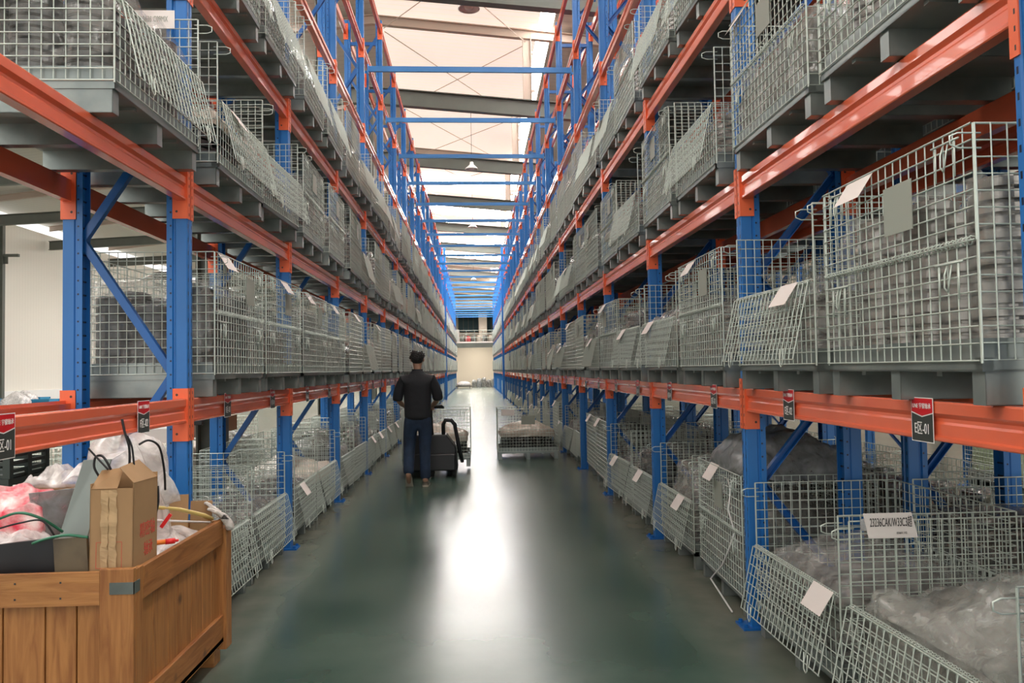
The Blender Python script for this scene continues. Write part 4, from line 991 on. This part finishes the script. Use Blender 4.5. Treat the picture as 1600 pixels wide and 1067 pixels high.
# skin body: head, neck, arms, hands; continuous down through the trunk and legs
pel = ((0, .03, .94), .10)
Lk, Rk = ((-.12, .10, .50), .055), ((.085, .06, .49), .055)
La, Ra = ((-.12, -.10, .17), .038), ((.09, -.03, .085), .038)
def hand(s_, wx, wy, wz):
    ch = [[((wx, wy, wz), .026), ((wx+s_*.004, wy+.045, wz-.012), (.040, .016)), ((wx+s_*.004, wy+.085, wz-.016), (.038, .015))]]
    for q, (ln, dz) in enumerate(((.032, 0), (.04, .002), (.036, .0), (.028, -.004))):
        x0 = wx+s_*(-.028+.019*q)
        ch.append([((wx+s_*.004, wy+.085, wz-.016), (.038, .015)), ((x0, wy+.10, wz-.016), .0095), ((x0, wy+.10+ln*.7, wz-.03), .009), ((x0, wy+.095+ln*.4, wz-.055), .008)])
    ch.append([((wx+s_*.004, wy+.045, wz-.012), (.040, .016)), ((wx-s_*.042, wy+.055, wz-.02), .010), ((wx-s_*.048, wy+.085, wz-.035), .009)])
    return ch
Ls, Rs = ((-.18, .045, 1.375), .042), ((.18, .045, 1.375), .042)
Le, Re = ((-.255, .06, 1.12), .038), ((.255, .06, 1.12), .038)
Lw, Rw = ((-.17, .27, 1.02), .026), ((.16, .28, 1.02), .026)
chest = ((0, .04, 1.30), (.13, .08)); waist = ((0, .03, 1.12), (.12, .08)); neckb = ((0, .05, 1.42), .052)
sk('body', [[pel, waist, chest, neckb, ((0, .06, 1.54), .052), ((0, .075, 1.60), .068), ((0, .08, 1.66), .080), ((0, .08, 1.72), .064)],
            [pel, ((-.09, .04, .88), .085), Lk, ((-.12, .0, .34), .052), La, ((-.12, -.03, .09), .03), ((-.12, .03, .05), .028)],
            [pel, ((.09, .04, .88), .085), Rk, ((.088, .02, .3), .052), Ra, ((.09, .06, .05), .03), ((.09, .12, .04), .028)],
            [chest, Ls, Le, ((-.225, .15, 1.07), .034), Lw], [chest, Rs, Re, ((.22, .15, 1.07), .034), Rw]]+hand(-1, -.17, .27, 1.02)+hand(1, .16, .28, 1.02), 'skin')
# face features
b = MB(); b.lathe([(.001, -.018), (.013, -.01), (.013, .005), (.004, .025)], 10, (0, .158, 1.635))
for s_ in (-1, 1): b.lathe([(.001, -.03), (.011, -.02), (.016, .01), (.001, .03)], 10, (s_*.078, .085, 1.645))
b.build('nose_and_ears', 'skin', per, True)
b = MB()
for s_ in (-1, 1): b.lathe([(.001, -.008), (.010, 0), (.001, .008)], 8, (s_*.03, .148, 1.665))
b.box(-.022, .022, .146, .152, 1.59, 1.596); b.build('eyes_and_mouth', 'ink', per, True)
o = sk('hair', [[((0, .035, 1.585), (.060, .050)), ((0, .035, 1.635), (.088, .080)), ((0, .05, 1.685), (.098, .098)), ((.0, .06, 1.725), (.088, .090)), ((.0, .065, 1.75), (.055, .06))]], 'hair')
b = MB()
for k in range(110):
    a = R.uniform(0, 2*PI); z = R.uniform(1.66, 1.765); rad = .098*math.sqrt(max(.05, 1-((z-1.68)/.105)**2)); c = V((rad*math.cos(a), .052+rad*math.sin(a)*.95, z)); d = (c-V((0, .052, 1.66))).normalized()
    b.tube([c-d*.016, c-d*.004+V((R.uniform(-.006, .006), R.uniform(-.006, .006), 0)), c+d*.004+V((R.uniform(-.012, .012), R.uniform(-.012, .012), -.004))], [.009, .007, .002], 4)
b.build('hair_tufts', 'hair', per, True)
o = sk('shirt', [[((0, .03, .84), (.185, .135)), ((0, .03, .92), (.188, .132)), ((0, .03, 1.04), (.190, .128)), ((0, .035, 1.18), (.195, .13)), ((0, .04, 1.31), (.205, .135)), ((0, .045, 1.39), (.19, .115)), ((0, .05, 1.45), (.125, .092)), ((0, .052, 1.495), (.078, .072)), ((0, .055, 1.52), (.064, .062))],
                 [((0, .045, 1.39), (.19, .115)), ((-.175, .05, 1.385), .082), ((-.235, .05, 1.27), .078), ((-.262, .06, 1.15), .074), ((-.262, .065, 1.10), .070)],
                 [((0, .045, 1.39), (.19, .115)), ((.175, .05, 1.385), .082), ((.235, .05, 1.27), .078), ((.262, .06, 1.15), .074), ((.262, .065, 1.10), .070)]], 'shirt')
b = MB(); b.lathe([(.066, -.018), (.072, .012), (.064, .016), (.060, -.01)], 20, (0, .055, 1.505)); b.build('shirt_collar', 'shirt', per, True)
sk('trousers', [[((0, .03, 1.02), (.15, .105)), ((0, .03, .90), (.155, .118))],
                [((0, .03, .90), (.155, .118)), ((-.095, .045, .80), (.104, .108)), ((-.11, .09, .62), (.092, .094)), ((-.12, .095, .50), (.080, .082)), ((-.12, .02, .36), (.075, .077)), ((-.12, -.06, .22), (.070, .072)), ((-.12, -.085, .16), (.066, .068))],
                [((0, .03, .90), (.155, .118)), ((.095, .045, .80), (.104, .108)), ((.09, .06, .62), (.092, .094)), ((.086, .055, .50), (.080, .082)), ((.088, .02, .34), (.075, .077)), ((.09, .0, .17), (.070, .074)), ((.09, .0, .08), (.068, .074))]], 'jeans')
def shoe(loc, pit, rz):
    t = empty('shoe_pair_half', loc, rz)
    return t
for (lx, ly, lz, pit) in ((-.12, -.02, .075, -.95), (.09, .04, 0.0, 0)):
    b = MB(); n = 14
    prof = [(0, 0, .042, .10), (.03, .0, .046, .085), (.10, 0, .046, .055), (.17, 0, .044, .03), (.22, 0, .030, .02)]
    for k, (yy, _, hw, ht) in enumerate([(-.075, 0, .030, .085), (-.05, 0, .040, .095), (0, 0, .042, .09), (.06, 0, .046, .07), (.12, 0, .048, .05), (.17, 0, .040, .035), (.195, 0, .018, .02)]):
        for q in range(n):
            a = 2*PI*q/n; b.v.append((hw*math.cos(a), yy, .03+max(-.012, ht*.75*math.sin(a)) if math.sin(a) > 0 else .022+.006*math.sin(a)))
    b.f = [(i*n+q, i*n+(q+1) % n, (i+1)*n+(q+1) % n, (i+1)*n+q) for i in range(6) for q in range(n)]+[tuple(range(n)), tuple(6*n+q for q in range(n))]; b.m = [0]*len(b.f)
    s_ = b.build('shoe', 'shoe', per, True)
    s_.location = (lx, ly, lz); s_.rotation_euler = (pit, 0, 0)
    c = MB(); ol = [(.034, -.08), (.044, -.03), (.046, .06), (.052, .12), (.040, .185), (.0, .205)]; pr = ol+[(-a, y_) for a, y_ in reversed(ol[:-1])]
    c.prism(pr, 2, 0, .024); c.build('sole', 'sole', s_, bevel=.004)

# ------------------------------------------------------------ electric pallet truck
t = empty('pallet_truck', (-.62, 11.2, 0)); tag(t, 'black electric pallet truck under a raised wire cage, in front of the person', 'pallet truck')
b = MB(); b.prism([(-.36, .10), (-.36, .42), (-.28, .60), (.20, .60), (.33, .42), (.36, .10)], 1, -.08, .30); b.build('power_unit', 'black', t, bevel=.02)
b = MB(); b.box(-.33, .33, -.16, -.08, .10, .34); b.build('battery_cover', 'black', t, bevel=.02)
b = MB(); b.tube([(.16, -.02, .55), (.16, -.06, .74), (.19, -.08, .80), (.27, -.08, .80), (.32, -.06, .74), (.37, -.02, .45), (.42, 0, .2)], .028, 10); b.build('guard_bar', 'black', t, True)
b = MB(); b.tube([(0, 0, .55), (0, -.35, .95), (0, -.44, 1.02)], .025, 8); b.build('tiller', 'black', t, True)
b = MB(); b.tube([(-.18, -.5, 1.0), (-.16, -.56, 1.02), (0, -.58, 1.02), (.16, -.56, 1.02), (.18, -.5, 1.0), (.1, -.44, 1.0), (-.1, -.44, 1.0)], .017, 8, closed=True); b.build('handle', 'black', t, True)
for x in (-.30, .30, 0.0):
    b = MB(); b.lathe([(.001, -.03), (.06, -.03), (.075, -.02), (.075, .02), (.06, .03), (.001, .03)], 18); b.xf(Matrix.Translation((x, -.03, .076)) @ Matrix.Rotation(PI/2, 4, 'Y')); w_ = b.build('wheel', 'rubber', t, True)
    b = MB(); b.lathe([(.001, -.034), (.025, -.034), (.025, .034), (.001, .034)], 12); b.xf(Matrix.Translation((x, -.03, .076)) @ Matrix.Rotation(PI/2, 4, 'Y')); b.build('hub', 'chrome', w_, True)
for x in (-.25, .25):
    b = MB(); b.box(x-.08, x+.08, .30, 1.35, .035, .084); b.build('fork', 'black', t, bevel=.01)
b = MB(); b.box(-.12, -.03, -.17, -.165, .2, .5); b.build('red_stripe', 'redpl', t)

# prototypes parked out of sight are removed
for r0 in list(PROTO.values())+list(LP.values()):
    for ch in list(r0.children): bpy.data.objects.remove(ch)
    bpy.data.objects.remove(r0)
print('CAGES', ncage[0], 'OBJECTS', len(bpy.data.objects))
